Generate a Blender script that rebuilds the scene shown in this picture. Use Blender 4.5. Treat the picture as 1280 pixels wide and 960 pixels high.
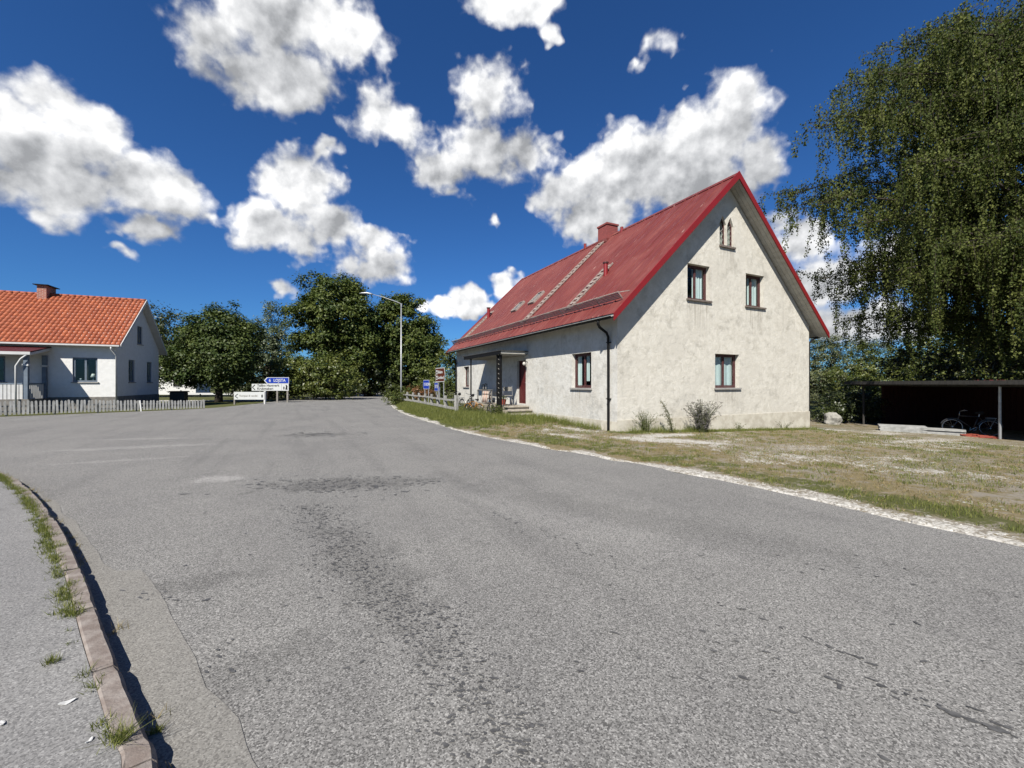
import bpy, bmesh, math, random
import numpy as np
from mathutils import Vector, Matrix, geometry

for o in list(bpy.data.objects): bpy.data.objects.remove(o)
scene = bpy.context.scene
col = scene.collection
R = math.radians

# ------------------------------------------------------------------ camera
cam_d = bpy.data.cameras.new('camera'); cam = bpy.data.objects.new('camera', cam_d); col.objects.link(cam)
cam.location = (0, 0, 1.6); cam.rotation_euler = (R(90), 0, 0)
cam_d.sensor_width = 36; cam_d.lens = 36 * 525 / 1280; cam_d.clip_end = 3000; cam_d.clip_start = .05
scene.camera = cam
# ------------------------------------------------------------------ sun, exposure
LIGHT = Vector((.463, 1.336, -1.45)).normalized()
sd = bpy.data.lights.new('sun', 'SUN'); sun = bpy.data.objects.new('sun', sd); col.objects.link(sun)
sd.energy = 5.0; sd.angle = R(.5); sd.color = (1, .955, .88)
sun.rotation_euler = LIGHT.to_track_quat('-Z', 'Y').to_euler(); sun.location = (-10, -25, 40)
vs = scene.view_settings
vs.view_transform = 'Standard'; vs.look = 'None'; vs.exposure = 0.95; vs.gamma = 1; vs.use_curve_mapping = False
scene.cycles.use_denoising = True
scene.cycles.max_bounces = 5; scene.cycles.diffuse_bounces = 3; scene.cycles.glossy_bounces = 3; scene.cycles.transmission_bounces = 4; scene.cycles.transparent_max_bounces = 12

# ------------------------------------------------------------------ sky with cumulus clouds
class NT:
    def __init__(s, tree, k=1.): s.t = tree; s.k = k
    def n(s, typ, ins=(), **kw):
        nd = s.t.nodes.new(typ)
        for k, v in kw.items(): setattr(nd, k, v)
        for k, v in (ins.items() if isinstance(ins, dict) else enumerate(ins)):
            if v is None: continue
            if hasattr(v, 'is_output'): s.t.links.new(v, nd.inputs[k])
            else: nd.inputs[k].default_value = v
        return nd
    def m(s, op, *a, clamp=False): return s.n('ShaderNodeMath', a, operation=op, use_clamp=clamp).outputs[0]
    def v(s, op, *a):
        nd = s.n('ShaderNodeVectorMath', a, operation=op)
        return nd.outputs[1] if op in ('LENGTH', 'DOT_PRODUCT', 'DISTANCE') else nd.outputs[0]
    def ss(s, x, lo, hi):
        nd = s.n('ShaderNodeMapRange', {0: x, 1: lo, 2: hi, 3: 0., 4: 1.}, interpolation_type='SMOOTHSTEP'); return nd.outputs[0]
    def lin(s, x, a, b, c, d): return s.n('ShaderNodeMapRange', {0: x, 1: a, 2: b, 3: c, 4: d}).outputs[0]
    def mix(s, f, a, b):
        nd = s.t.nodes.new('ShaderNodeMix'); nd.data_type = 'RGBA'
        for k, v in ((0, f), (6, a), (7, b)):
            if hasattr(v, 'is_output'): s.t.links.new(v, nd.inputs[k])
            else: nd.inputs[k].default_value = (tuple(q * s.k for q in v[:3]) + (1,)) if k else v
        return nd.outputs[2]
    def noise(s, vec, scale, detail=4, rough=.5, col=False, dist=0):
        nd = s.n('ShaderNodeTexNoise', {'Vector': vec, 'Scale': scale, 'Detail': detail, 'Roughness': rough, 'Distortion': dist})
        return nd.outputs[1 if col else 0]

# clouds as (azimuth, elevation, half-width, half-height) in degrees
CLOUDS = []
def cl(px, py, rx, ry, w=0):
    az = math.atan2(px - 640, 525); d = math.hypot(525, px - 640); el = math.atan2(480 - py, d)
    k = 1.13 + w * 1.1; CLOUDS.append((az, el, rx * 525 / d ** 2 * k, ry / d * math.cos(el) ** 2 * k, w))
for c in [(345, 15, 150, 80), (325, 95, 100, 52), (425, 45, 70, 58), (265, 45, 75, 70), (380, 100, 60, 45),
          (20, 165, 90, 70), (100, 165, 85, 60), (170, 225, 90, 55), (60, 230, 110, 55), (190, 285, 65, 30), (225, 250, 50, 35),
          (378, 235, 68, 52), (350, 285, 75, 38), (420, 280, 42, 38), (330, 230, 35, 30), (410, 190, 25, 16, .38),
          (640, 5, 65, 34), (690, 45, 20, 22, .38), (490, 150, 60, 45, .1), (610, 110, 55, 55, .1), (600, 190, 85, 50, .1), (550, 215, 50, 45, .2), (665, 190, 50, 40, .15), (560, 245, 25, 18, .38),
          (800, 215, 115, 65), (920, 150, 60, 75), (745, 270, 65, 45), (955, 200, 42, 50), (860, 190, 80, 60), (700, 235, 45, 40), (880, 240, 80, 45),
          (818, 55, 42, 42, .38), (790, 90, 22, 22, .38), (625, 268, 18, 20, .38),
          (475, 330, 55, 36), (470, 300, 30, 28), (560, 380, 22, 12), (590, 375, 32, 24), (632, 362, 22, 24), (600, 388, 45, 12),
          (155, 315, 48, 14, .38), (350, 358, 24, 12, .38), (530, 378, 16, 10, .38),
          (1000, 300, 55, 45), (1040, 350, 65, 40), (1090, 400, 90, 35), (990, 360, 50, 25), (1120, 330, 60, 50)]: cl(*c)

world = bpy.data.worlds.new('World'); scene.world = world; world.use_nodes = True
world.cycles.sampling_method = 'NONE'
wt = world.node_tree; wt.nodes.clear(); W = NT(wt)
def field_group(name, blobs):
    grp = bpy.data.node_groups.new(name, 'ShaderNodeTree')
    grp.interface.new_socket('P', in_out='INPUT', socket_type='NodeSocketVector'); grp.interface.new_socket('F', in_out='OUTPUT', socket_type='NodeSocketFloat')
    G = NT(grp); gi = grp.nodes.new('NodeGroupInput'); go = grp.nodes.new('NodeGroupOutput'); acc = None
    for az, el, rx, ry, w in blobs:
        d = G.v('LENGTH', G.v('MULTIPLY_ADD', gi.outputs[0], (1 / rx, 1 / ry, 0), (-az / rx, -el / ry, 0)))
        if w: d = G.m('ADD', d, w)
        acc = d if acc is None else G.m('SMOOTH_MIN', acc, d, .35)
    grp.links.new(G.m('SUBTRACT', 1.0, acc), go.inputs[0]); return grp
grp = field_group('cloud_field', CLOUDS); grp2 = field_group('cloud_mass', [c for c in CLOUDS if c[4] < .3 and c[3] > .042])
SE = math.asin(-LIGHT.z); SR = math.atan2(-LIGHT.x, -LIGHT.y)
sky = W.n('ShaderNodeTexSky', sky_type='NISHITA', sun_disc=False, sun_elevation=SE, sun_rotation=SR, air_density=1.0, dust_density=.25, ozone_density=3.5, altitude=200)
dirv = W.n('ShaderNodeTexCoord').outputs['Generated']
sx = W.n('ShaderNodeSeparateXYZ', (dirv,))
x, y, z = sx.outputs
azn = W.m('ARCTAN2', x, y); eln = W.m('ARCSINE', z)
p = W.n('ShaderNodeCombineXYZ', (azn, eln, 0.)).outputs[0]
warp = W.v('MULTIPLY_ADD', W.noise(dirv, 7, 3, .55, True), (.095, .075, 0), (-.0475, -.0375, 0))
warp2 = W.v('MULTIPLY_ADD', W.noise(dirv, 24, 2, .6, True), (.045, .04, 0), (-.0225, -.02, 0))
pw = W.v('ADD', W.v('ADD', p, warp), warp2)
def field(vec, gr=grp):
    g = wt.nodes.new('ShaderNodeGroup'); g.node_tree = gr; wt.links.new(vec, g.inputs[0]); return g.outputs[0]
F0 = field(pw); F1 = field(W.v('ADD', W.v('ADD', p, W.v('MULTIPLY', warp, (.8, .8, 0))), (-.02, .075, 0)), grp2)
# more of the same clouds all round, outside the directions listed above
gen = W.noise(W.n('ShaderNodeCombineXYZ', (W.m('DIVIDE', x, W.m('ADD', W.m('ABSOLUTE', z), .18)), W.m('DIVIDE', y, W.m('ADD', W.m('ABSOLUTE', z), .18)), 3.)).outputs[0], 1.3, 3, .5)
gen = W.lin(gen, .52, .74, -.5, .9)
wgt = W.m('MAXIMUM', W.ss(W.m('ABSOLUTE', azn), .88, 1.1), W.ss(eln, .78, 1.0))
gen = W.m('ADD', gen, W.m('MULTIPLY', W.m('SUBTRACT', wgt, 1.), 3.))
F0 = W.m('MAXIMUM', F0, gen); F1 = W.m('MAXIMUM', F1, gen)
n1 = W.noise(dirv, 9, 7, .6); 
dn = W.v('ADD', dirv, (-.010, -.004, .016))
n1b = W.noise(dn, 9, 3, .5)
vor = W.n('ShaderNodeTexVoronoi', {'Vector': W.v('ADD', dirv, W.v('MULTIPLY', warp2, (1.3, 1.3, 1.3))), 'Scale': 16., 'Detail': 2.0, 'Roughness': .6}, feature='SMOOTH_F1').outputs[0]
dens = W.m('ADD', F0, W.m('MULTIPLY', W.m('SUBTRACT', n1, .5), 1.0))
dens = W.m('ADD', dens, W.m('MULTIPLY', W.m('SUBTRACT', .42, vor), .5))
alpha = W.m('MULTIPLY', W.ss(dens, -.05, .34), W.ss(z, .0, .06))
thick = W.m('ADD', F1, W.m('MULTIPLY', W.m('SUBTRACT', n1b, .5), .8))
grey = W.ss(thick, -.08, .62)  # shade of the cloud undersides, put into the cloud colour
relief_shade = W.m('MULTIPLY', W.m('SUBTRACT', n1, n1b), 2.6)  # noise difference towards the sun, painted as lit and shaded billows
relief_shade = W.m('ADD', relief_shade, W.m('MULTIPLY', W.m('SUBTRACT', .40, vor), .35))
lum = W.m('ADD', W.lin(grey, 0, 1, 1.02, .68), W.m('MULTIPLY', relief_shade, W.lin(grey, 0, 1, .8, .7)), clamp=True)
lum = W.m('MAXIMUM', lum, .38)
ccol = W.mix(lum, (.74, .78, .85), (1., 1., 1.))
ccol = W.v('MULTIPLY', ccol, W.n('ShaderNodeCombineXYZ', (lum, lum, lum)).outputs[0])
skyc = W.v('MULTIPLY', sky.outputs[0], (.29, .62, 1.03))
b1 = W.n('ShaderNodeBackground', (skyc, .0505)); b2 = W.n('ShaderNodeBackground', (ccol, .60))
mx = W.n('ShaderNodeMixShader', (alpha, b1.outputs[0], b2.outputs[0]))
wo = W.n('ShaderNodeOutputWorld'); wt.links.new(mx.outputs[0], wo.inputs[0])

# ------------------------------------------------------------------ helpers
rng = np.random.default_rng(7); random.seed(7)
def setp(o, label=None, cat=None, group=None, kind=None):
    if label: o['label'] = label
    if cat: o['category'] = cat
    if group: o['group'] = group
    if kind: o['kind'] = kind
    return o
def thing(name, label, cat, loc=(0, 0, 0), rz=0, group=None):
    o = bpy.data.objects.new(name, None); col.objects.link(o); o.empty_display_size = .2
    o.location = loc; o.rotation_euler = (0, 0, rz); return setp(o, label, cat, group)
def link(name, me, mat=None, parent=None, **kw):
    o = bpy.data.objects.new(name, me); col.objects.link(o)
    if mat is not None and not me.materials: me.materials.append(mat)
    if parent: o.parent = parent
    return setp(o, **kw)
def dup(o, parent=None, loc=None, rot=None):
    c = o.copy(); col.objects.link(c); c.parent = parent if parent else o.parent
    if loc is not None: c.location = loc
    if rot is not None: c.rotation_euler = rot
    return c
def dup_tree(root, loc, rz):
    r = root.copy(); col.objects.link(r); r.location = loc; r.rotation_euler = (0, 0, rz)
    for ch in list(root.children):
        c = dup(ch, r)
        for g in ch.children: dup(g, c)
    return r
class MB:
    def __init__(s): s.v = []; s.f = []
    def add(s, vs, fs):
        k = len(s.v); s.v += [tuple(q) for q in vs]; s.f += [tuple(i + k for i in f) for f in fs]; return s
    def box(s, x0, y0, z0, x1, y1, z1):
        x0, x1 = sorted((x0, x1)); y0, y1 = sorted((y0, y1)); z0, z1 = sorted((z0, z1))
        return s.add([(x0, y0, z0), (x1, y0, z0), (x1, y1, z0), (x0, y1, z0), (x0, y0, z1), (x1, y0, z1), (x1, y1, z1), (x0, y1, z1)],
                     [(3, 2, 1, 0), (4, 5, 6, 7), (0, 1, 5, 4), (1, 2, 6, 5), (2, 3, 7, 6), (3, 0, 4, 7)])
    def bar(s, a, b, w, h, up=(0, 0, 1)):
        a = Vector(a); b = Vector(b); d = (b - a).normalized(); u = Vector(up)
        if abs(d.dot(u)) > .98: u = Vector((1, 0, 0))
        sd = d.cross(u).normalized(); u = sd.cross(d)
        vs = [q + sd * i * w / 2 + u * j * h / 2 for q in (a, b) for i, j in ((-1, -1), (1, -1), (1, 1), (-1, 1))]
        return s.add(vs, [(0, 1, 2, 3), (7, 6, 5, 4), (0, 4, 5, 1), (1, 5, 6, 2), (2, 6, 7, 3), (3, 7, 4, 0)])
    def tube(s, pts, r, n=8, cap=True):
        pts = [Vector(q) for q in pts]; rr = r if isinstance(r, (list, tuple)) else [r] * len(pts)
        rings = []; u = None
        for i, q in enumerate(pts):
            d = (pts[min(i + 1, len(pts) - 1)] - pts[max(i - 1, 0)]).normalized()
            if u is None:
                u = Vector((0, 0, 1)) if abs(d.z) < .9 else Vector((1, 0, 0))
            u = (u - d * u.dot(d)).normalized(); w = d.cross(u)
            rings.append([q + (u * math.cos(t) + w * math.sin(t)) * rr[i] for t in [2 * math.pi * k / n for k in range(n)]])
        vs = [q for r_ in rings for q in r_]; fs = []
        for i in range(len(pts) - 1):
            for k in range(n):
                fs.append((i * n + k, i * n + (k + 1) % n, (i + 1) * n + (k + 1) % n, (i + 1) * n + k))
        if cap: fs += [tuple(range(n))[::-1], tuple(range((len(pts) - 1) * n, len(pts) * n))]
        return s.add(vs, fs)
    def ring(s, c, ax, R_, r, n=28, m=6):
        c = Vector(c); ax = Vector(ax).normalized(); u = Vector((0, 0, 1)); u = (u - ax * u.dot(ax)).normalized(); w = ax.cross(u)
        vs = []; fs = []
        for i in range(n):
            t = 2 * math.pi * i / n; d = u * math.cos(t) + w * math.sin(t)
            for k in range(m):
                a = 2 * math.pi * k / m; vs.append(c + d * (R_ + r * math.cos(a)) + ax * r * math.sin(a))
        for i in range(n):
            for k in range(m): fs.append((i * m + k, ((i + 1) % n) * m + k, ((i + 1) % n) * m + (k + 1) % m, i * m + (k + 1) % m))
        return s.add(vs, fs)
    def prism(s, poly, fn, d0, d1):
        n = len(poly)
        vs = [fn(q[0], q[1], d0) for q in poly] + [fn(q[0], q[1], d1) for q in poly]
        return s.add(vs, [tuple(range(n)), tuple(range(2 * n - 1, n - 1, -1))] + [(i, i + n, (i + 1) % n + n, (i + 1) % n) for i in range(n)])
    def mesh(s, name='mesh'):
        me = bpy.data.meshes.new(name); me.from_pydata(s.v, [], s.f); return me
    def build(s, name, mat, parent=None, smooth=False, bevel=0, fix=True, **kw):
        me = s.mesh(name)
        if fix:
            bm = bmesh.new(); bm.from_mesh(me); bmesh.ops.recalc_face_normals(bm, faces=bm.faces)
            if bevel: bmesh.ops.bevel(bm, geom=bm.edges[:], offset=bevel, segments=1, affect='EDGES', clamp_overlap=True)
            bm.to_mesh(me); bm.free()
        if smooth: me.polygons.foreach_set('use_smooth', [True] * len(me.polygons))
        return link(name, me, mat, parent, **kw)
def np_mesh(name, verts, faces_n, nper, tint=None):
    """verts (N,3); faces are consecutive runs of nper vertices"""
    me = bpy.data.meshes.new(name); nv = len(verts); nf = nv // nper
    me.vertices.add(nv); me.vertices.foreach_set('co', np.asarray(verts, np.float32).ravel())
    me.loops.add(nv); me.loops.foreach_set('vertex_index', np.arange(nv, dtype=np.int32))
    me.polygons.add(nf); me.polygons.foreach_set('loop_start', np.arange(0, nv, nper, dtype=np.int32))
    me.polygons.foreach_set('loop_total', np.full(nf, nper, np.int32))
    if tint is not None:
        a = me.attributes.new('tint', 'FLOAT', 'POINT'); a.data.foreach_set('value', np.repeat(tint, nper).astype(np.float32))
    me.update(); me.validate(); return me
def grid_mesh(name, P, attrs=None):
    """P (n,m,3)"""
    n, m = P.shape[:2]; me = bpy.data.meshes.new(name)
    idx = np.arange(n * m).reshape(n, m)
    f = np.stack([idx[:-1, :-1], idx[1:, :-1], idx[1:, 1:], idx[:-1, 1:]], -1).reshape(-1, 4)
    me.vertices.add(n * m); me.vertices.foreach_set('co', P.reshape(-1).astype(np.float32))
    me.loops.add(f.size); me.loops.foreach_set('vertex_index', f.ravel().astype(np.int32))
    me.polygons.add(len(f)); me.polygons.foreach_set('loop_start', np.arange(0, f.size, 4, dtype=np.int32)); me.polygons.foreach_set('loop_total', np.full(len(f), 4, np.int32))
    for k, a in (attrs or {}).items():
        at = me.attributes.new(k, 'FLOAT', 'POINT'); at.data.foreach_set('value', a.reshape(-1).astype(np.float32))
    me.update(); me.validate(); me.polygons.foreach_set('use_smooth', [True] * len(f))
    bm = bmesh.new(); bm.from_mesh(me)
    if sum(fc.normal.z for fc in bm.faces) < 0: bmesh.ops.reverse_faces(bm, faces=bm.faces)
    bm.to_mesh(me); bm.free(); return me
def vnoise(x, y, seed=0):
    xi = np.floor(x).astype(np.int64); yi = np.floor(y).astype(np.int64); fx = x - xi; fy = y - yi
    fx = fx * fx * (3 - 2 * fx); fy = fy * fy * (3 - 2 * fy)
    def h(a, b):
        v = (a * 374761393 + b * 668265263 + seed * 974711) & 0x7fffffff
        v = ((v ^ (v >> 13)) * 1274126177) & 0x7fffffff
        return ((v ^ (v >> 16)) & 0xffff) / 65535.
    return (h(xi, yi) * (1 - fx) + h(xi + 1, yi) * fx) * (1 - fy) + (h(xi, yi + 1) * (1 - fx) + h(xi + 1, yi + 1) * fx) * fy
def fbm(x, y, seed=0, o=4):
    s = 0; a = .5; t = 0
    for i in range(o): s = s + a * vnoise(x * 2 ** i, y * 2 ** i, seed + i); t += a; a *= .5
    return s / t
def sst(a, b, x): t = np.clip((x - a) / (b - a), 0, 1); return t * t * (3 - 2 * t)

# ------------------------------------------------------------------ materials
def new_mat(name):
    m = bpy.data.materials.new(name); m.use_nodes = True; t = m.node_tree; t.nodes.clear(); N = NT(t, .585)
    out = N.n('ShaderNodeOutputMaterial'); b = N.n('ShaderNodeBsdfPrincipled'); t.links.new(b.outputs[0], out.inputs[0])
    return m, N, b, out
def pm(name, c1, c2=None, scale=6, rough=.8, bump=0, bscale=None, spec=.3, metal=0, detail=5, lo=.35, hi=.65, stretch=(1, 1, 1), objc=False):
    m, N, b, out = new_mat(name); t = m.node_tree
    pos = N.n('ShaderNodeTexCoord').outputs['Object'] if objc else N.n('ShaderNodeNewGeometry').outputs['Position']
    pos = N.v('MULTIPLY', pos, stretch)
    if c2 is None: c2 = tuple(q * .82 for q in c1)
    f = N.ss(N.noise(pos, scale, detail, .6), lo, hi)
    t.links.new(N.mix(f, c1, c2), b.inputs['Base Color'])
    t.links.new(N.lin(f, 0, 1, rough - .06, min(1, rough + .06)), b.inputs['Roughness'])
    b.inputs['Specular IOR Level'].default_value = spec; b.inputs['Metallic'].default_value = metal
    if bump:
        bn = N.n('ShaderNodeBump', {'Height': N.noise(pos, bscale or scale * 4, 5, .65), 'Strength': .6, 'Distance': bump}); t.links.new(bn.outputs[0], b.inputs['Normal'])
    return m
def leaf_mat(name, c1, c2, trans=.35, rough=.45, spec=.35):
    m, N, b, out = new_mat(name); N.k = .9; t = m.node_tree
    a = N.n('ShaderNodeAttribute', attribute_name='tint').outputs['Fac']
    c = N.mix(a, c1, c2); t.links.new(c, b.inputs['Base Color']); b.inputs['Roughness'].default_value = rough; b.inputs['Specular IOR Level'].default_value = spec
    tr = N.n('ShaderNodeBsdfTranslucent', (N.v('MULTIPLY', c, (1.1, 1.25, .6)),))
    mxs = N.n('ShaderNodeMixShader', (trans, b.outputs[0], tr.outputs[0])); t.links.new(mxs.outputs[0], out.inputs[0]); return m
def glass_mat(name, tint=(.9, .95, .95)):
    m, N, b, out = new_mat(name); t = m.node_tree
    g = N.n('ShaderNodeBsdfGlossy', {'Color': (1, 1, 1, 1), 'Roughness': .03}); tr = N.n('ShaderNodeBsdfTransparent', {'Color': tint + (1,)})
    fr = N.m('MULTIPLY_ADD', N.m('POWER', N.n('ShaderNodeLayerWeight', {'Blend': .5}).outputs['Facing'], 5.), .9, .022)
    mxs = N.n('ShaderNodeMixShader', (fr, tr.outputs[0], g.outputs[0])); t.links.new(mxs.outputs[0], out.inputs[0]); return m

def asphalt(name, base, dark, light, patches=True):
    m, N, b, out = new_mat(name); t = m.node_tree
    pos = N.n('ShaderNodeNewGeometry').outputs['Position']
    vor = N.n('ShaderNodeTexVoronoi', {'Vector': pos, 'Scale': 135.}, feature='F1')
    cell = N.n('ShaderNodeSeparateColor', (vor.outputs['Color'],)).outputs[0]
    fine = N.noise(pos, 260, 2, .6)
    sp = N.m('ADD', N.m('MULTIPLY', cell, .62), N.m('MULTIPLY', fine, .38))
    big = N.noise(pos, .55, 4, .55); mid = N.noise(pos, 3.2, 5, .6)
    stones = N.mix(N.ss(sp, .22, .5), dark, base); stones = N.mix(N.ss(sp, .62, .85), stones, light)
    c = N.mix(N.ss(big, .35, .7), stones, N.v('MULTIPLY', stones, (.86, .86, .87)))
    c = N.mix(N.ss(mid, .55, .8), c, N.v('MULTIPLY', c, (.88, .88, .88)))
    trk = N.noise(N.v('MULTIPLY', N.n('ShaderNodeVectorRotate', {'Vector': pos, 'Angle': -2.05}, rotation_type='Z_AXIS').outputs[0], (.10, 1.5, 0)), 1.2, 3, .5)
    c = N.mix(N.ss(trk, .5, .68), c, N.v('MULTIPLY', c, (.88, .88, .885)))
    if patches:
        edge = N.m('ADD', N.m('MULTIPLY', mid, 1.4), N.m('MULTIPLY', N.noise(pos, 22, 3, .7), .9))
        # worn, binder-rich areas and bleached areas with shapes of their own (x, y, rx, ry, rot, gain)
        for (cx, cy, rx, ry, rot, gn) in [(-2.7, 6.7, 1.7, .55, .12, .74), (-6.2, 13.3, 1.4, .7, .1, .80), (-1.2, 3.6, 1.6, .42, -1.0, .80), (-2.7, 3.3, .9, .2, .5, .80), (-1.6, 2.2, .8, .3, .8, .85), (1.6, 5., 3.2, .5, -.62, .9), (-4.9, 7.1, .55, .35, .1, 1.45), (-9.6, 10.6, 2.2, .35, .35, 1.28), (-8.2, 8.8, 1.6, .2, .45, 1.25), (-11, 12.2, 2.2, .25, .2, 1.22), (.6, 4.9, 2.6, .45, -.7, 1.12)]:
            r = N.n('ShaderNodeVectorRotate', {'Vector': N.v('SUBTRACT', pos, (cx, cy, 0)), 'Angle': -rot}, rotation_type='Z_AXIS').outputs[0]
            d = N.v('LENGTH', N.v('MULTIPLY', r, (1 / rx, 1 / ry, 0)))
            f = N.ss(N.m('SUBTRACT', edge, N.m('MULTIPLY', d, .75)), .42, .85)
            c = N.mix(f, c, N.v('MULTIPLY', c, (gn, gn, gn)))
    t.links.new(c, b.inputs['Base Color']); b.inputs['Roughness'].default_value = .88; b.inputs['Specular IOR Level'].default_value = .25
    bn = N.n('ShaderNodeBump', {'Height': N.m('ADD', sp, N.m('MULTIPLY', mid, .3)), 'Strength': .55, 'Distance': .006}); t.links.new(bn.outputs[0], b.inputs['Normal'])
    return m
def stucco(name, c1, c2, c3, ref=None, sills=()):
    m, N, b, out = new_mat(name); t = m.node_tree
    pos = N.n('ShaderNodeNewGeometry').outputs['Position']
    zc = N.n('ShaderNodeSeparateXYZ', (pos,)).outputs[2]
    sw = N.noise(N.v('ADD', pos, N.v('MULTIPLY', N.noise(pos, 2.2, 2, .5, True), (.22, .22, .22))), 4.6, 8, .72, dist=.25)
    big = N.noise(pos, .7, 6, .68); fine = N.noise(pos, 26, 5, .75); mot = N.noise(pos, 1.9, 7, .75)
    c = N.mix(N.ss(sw, .36, .68), c1, c2)
    c = N.mix(N.m('MULTIPLY', N.ss(big, .42, .66), .8), c, c3)
    c = N.mix(N.m('MULTIPLY', N.ss(mot, .50, .68), .7), c, tuple(q * .72 for q in c2))
    c = N.mix(N.m('MULTIPLY', N.ss(fine, .56, .74), .28), c, tuple(q * .7 for q in c2))
    # damp rising from the ground
    damp = N.ss(N.m('ADD', zc, N.m('MULTIPLY', N.noise(pos, 1.7, 4, .6), 1.3)), .95, .35)
    c = N.mix(N.m('MULTIPLY', damp, .35), c, (.50, .44, .34))
    st = N.noise(N.v('MULTIPLY', pos, (5, 5, .35)), 1.2, 4, .6)
    c = N.mix(N.m('MULTIPLY', N.ss(st, .6, .78), .3), c, (.42, .39, .33))
    if ref is not None:
        lo = N.n('ShaderNodeSeparateXYZ', (N.n('ShaderNodeTexCoord', object=ref).outputs['Object'],)).outputs
        sn = N.noise(N.v('MULTIPLY', pos, (11, 11, .5)), 1.3, 4, .65)
        for (ax, u0, u1, z0, ln) in sills:
            mk = N.m('MULTIPLY', N.ss(lo[ax], u0 - .05, u0 + .08), N.ss(lo[ax], u1 + .05, u1 - .08))
            mk = N.m('MULTIPLY', mk, N.m('MULTIPLY', N.ss(lo[2], z0 - ln, z0 - .05), N.ss(lo[2], z0 + .02, z0)))
            c = N.mix(N.m('MULTIPLY', N.m('MULTIPLY', mk, N.ss(sn, .42, .66)), .62), c, (.36, .32, .26))
    t.links.new(c, b.inputs['Base Color']); b.inputs['Roughness'].default_value = .92; b.inputs['Specular IOR Level'].default_value = .15
    h = N.m('ADD', N.m('MULTIPLY', sw, 1.2), N.m('MULTIPLY', fine, .25))
    bn = N.n('ShaderNodeBump', {'Height': h, 'Strength': .7, 'Distance': .03}); t.links.new(bn.outputs[0], b.inputs['Normal']); return m
def red_roof(name, ref):
    m, N, b, out = new_mat(name); t = m.node_tree
    tc = N.n('ShaderNodeTexCoord', object=ref); pos = tc.outputs['Object']
    st = N.noise(N.v('MULTIPLY', pos, (.22, 3.4, .22)), 3.0, 6, .65)
    st2 = N.noise(N.v('MULTIPLY', pos, (.8, 14, .8)), 2.0, 5, .7); big = N.noise(pos, .5, 4, .6)
    c = N.mix(N.ss(st, .38, .66), (.215, .042, .034), (.165, .032, .026))
    c = N.mix(N.m('MULTIPLY', N.ss(big, .4, .7), .55), c, (.27, .07, .058))
    fade = N.noise(N.v('MULTIPLY', pos, (.5, 1.2, .5)), 1.1, 6, .7); c = N.mix(N.m('MULTIPLY', N.ss(fade, .5, .72), .6), c, (.30, .10, .085))
    grime = N.noise(N.v('MULTIPLY', pos, (.35, 5, .35)), 1.4, 5, .7); c = N.mix(N.m('MULTIPLY', N.ss(grime, .55, .75), .5), c, (.10, .028, .024))
    patch = N.m('MULTIPLY', N.ss(st2, .60, .68), N.ss(N.noise(pos, .9, 4, .6), .44, .60))
    c = N.mix(N.m('MULTIPLY', patch, .85), c, (.62, .44, .39))
    t.links.new(c, b.inputs['Base Color']); t.links.new(N.lin(big, .3, .7, .38, .75), b.inputs['Roughness']); b.inputs['Specular IOR Level'].default_value = .35
    bn = N.n('ShaderNodeBump', {'Height': st, 'Strength': .3, 'Distance': .02}); t.links.new(bn.outputs[0], b.inputs['Normal']); return m
def ground_mat(name):
    m, N, b, out = new_mat(name); t = m.node_tree
    pos = N.n('ShaderNodeNewGeometry').outputs['Position']
    A = lambda k: N.n('ShaderNodeAttribute', attribute_name=k).outputs['Fac']
    green, grav, dry = A('green'), A('gravel'), A('dry')
    n1 = N.noise(pos, 5, 6, .65); n2 = N.noise(pos, 22, 5, .7); n3 = N.noise(pos, 1.3, 4, .6)
    vor = N.n('ShaderNodeTexVoronoi', {'Vector': pos, 'Scale': 38.}); cell = N.n('ShaderNodeSeparateColor', (vor.outputs['Color'],)).outputs[0]
    g = N.mix(n2, (.065, .082, .026), (.16, .155, .062)); dr = N.mix(n2, (.15, .115, .055), (.36, .295, .17))
    gr = N.mix(cell, (.34, .315, .275), (.80, .77, .70)); soil = N.mix(n2, (.17, .145, .11), (.46, .415, .34))
    c = N.mix(N.ss(N.m('ADD', dry, N.m('MULTIPLY', N.m('SUBTRACT', n1, .5), 1.3)), .35, .65), soil, dr)
    c = N.mix(N.ss(N.m('ADD', green, N.m('ADD', N.m('MULTIPLY', N.m('SUBTRACT', n1, .5), 1.2), N.m('MULTIPLY', N.m('SUBTRACT', n2, .5), 1.1))), .38, .62), c, g)
    c = N.mix(N.ss(N.m('ADD', grav, N.m('ADD', N.m('MULTIPLY', N.m('SUBTRACT', n1, .5), 1.1), N.m('MULTIPLY', N.m('SUBTRACT', n2, .5), 1.5))), .40, .6), c, gr)
    t.links.new(c, b.inputs['Base Color']); b.inputs['Roughness'].default_value = .95; b.inputs['Specular IOR Level'].default_value = .1
    bn = N.n('ShaderNodeBump', {'Height': N.m('ADD', n2, N.m('MULTIPLY', n1, .8)), 'Strength': .8, 'Distance': .03}); t.links.new(bn.outputs[0], b.inputs['Normal']); return m

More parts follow.
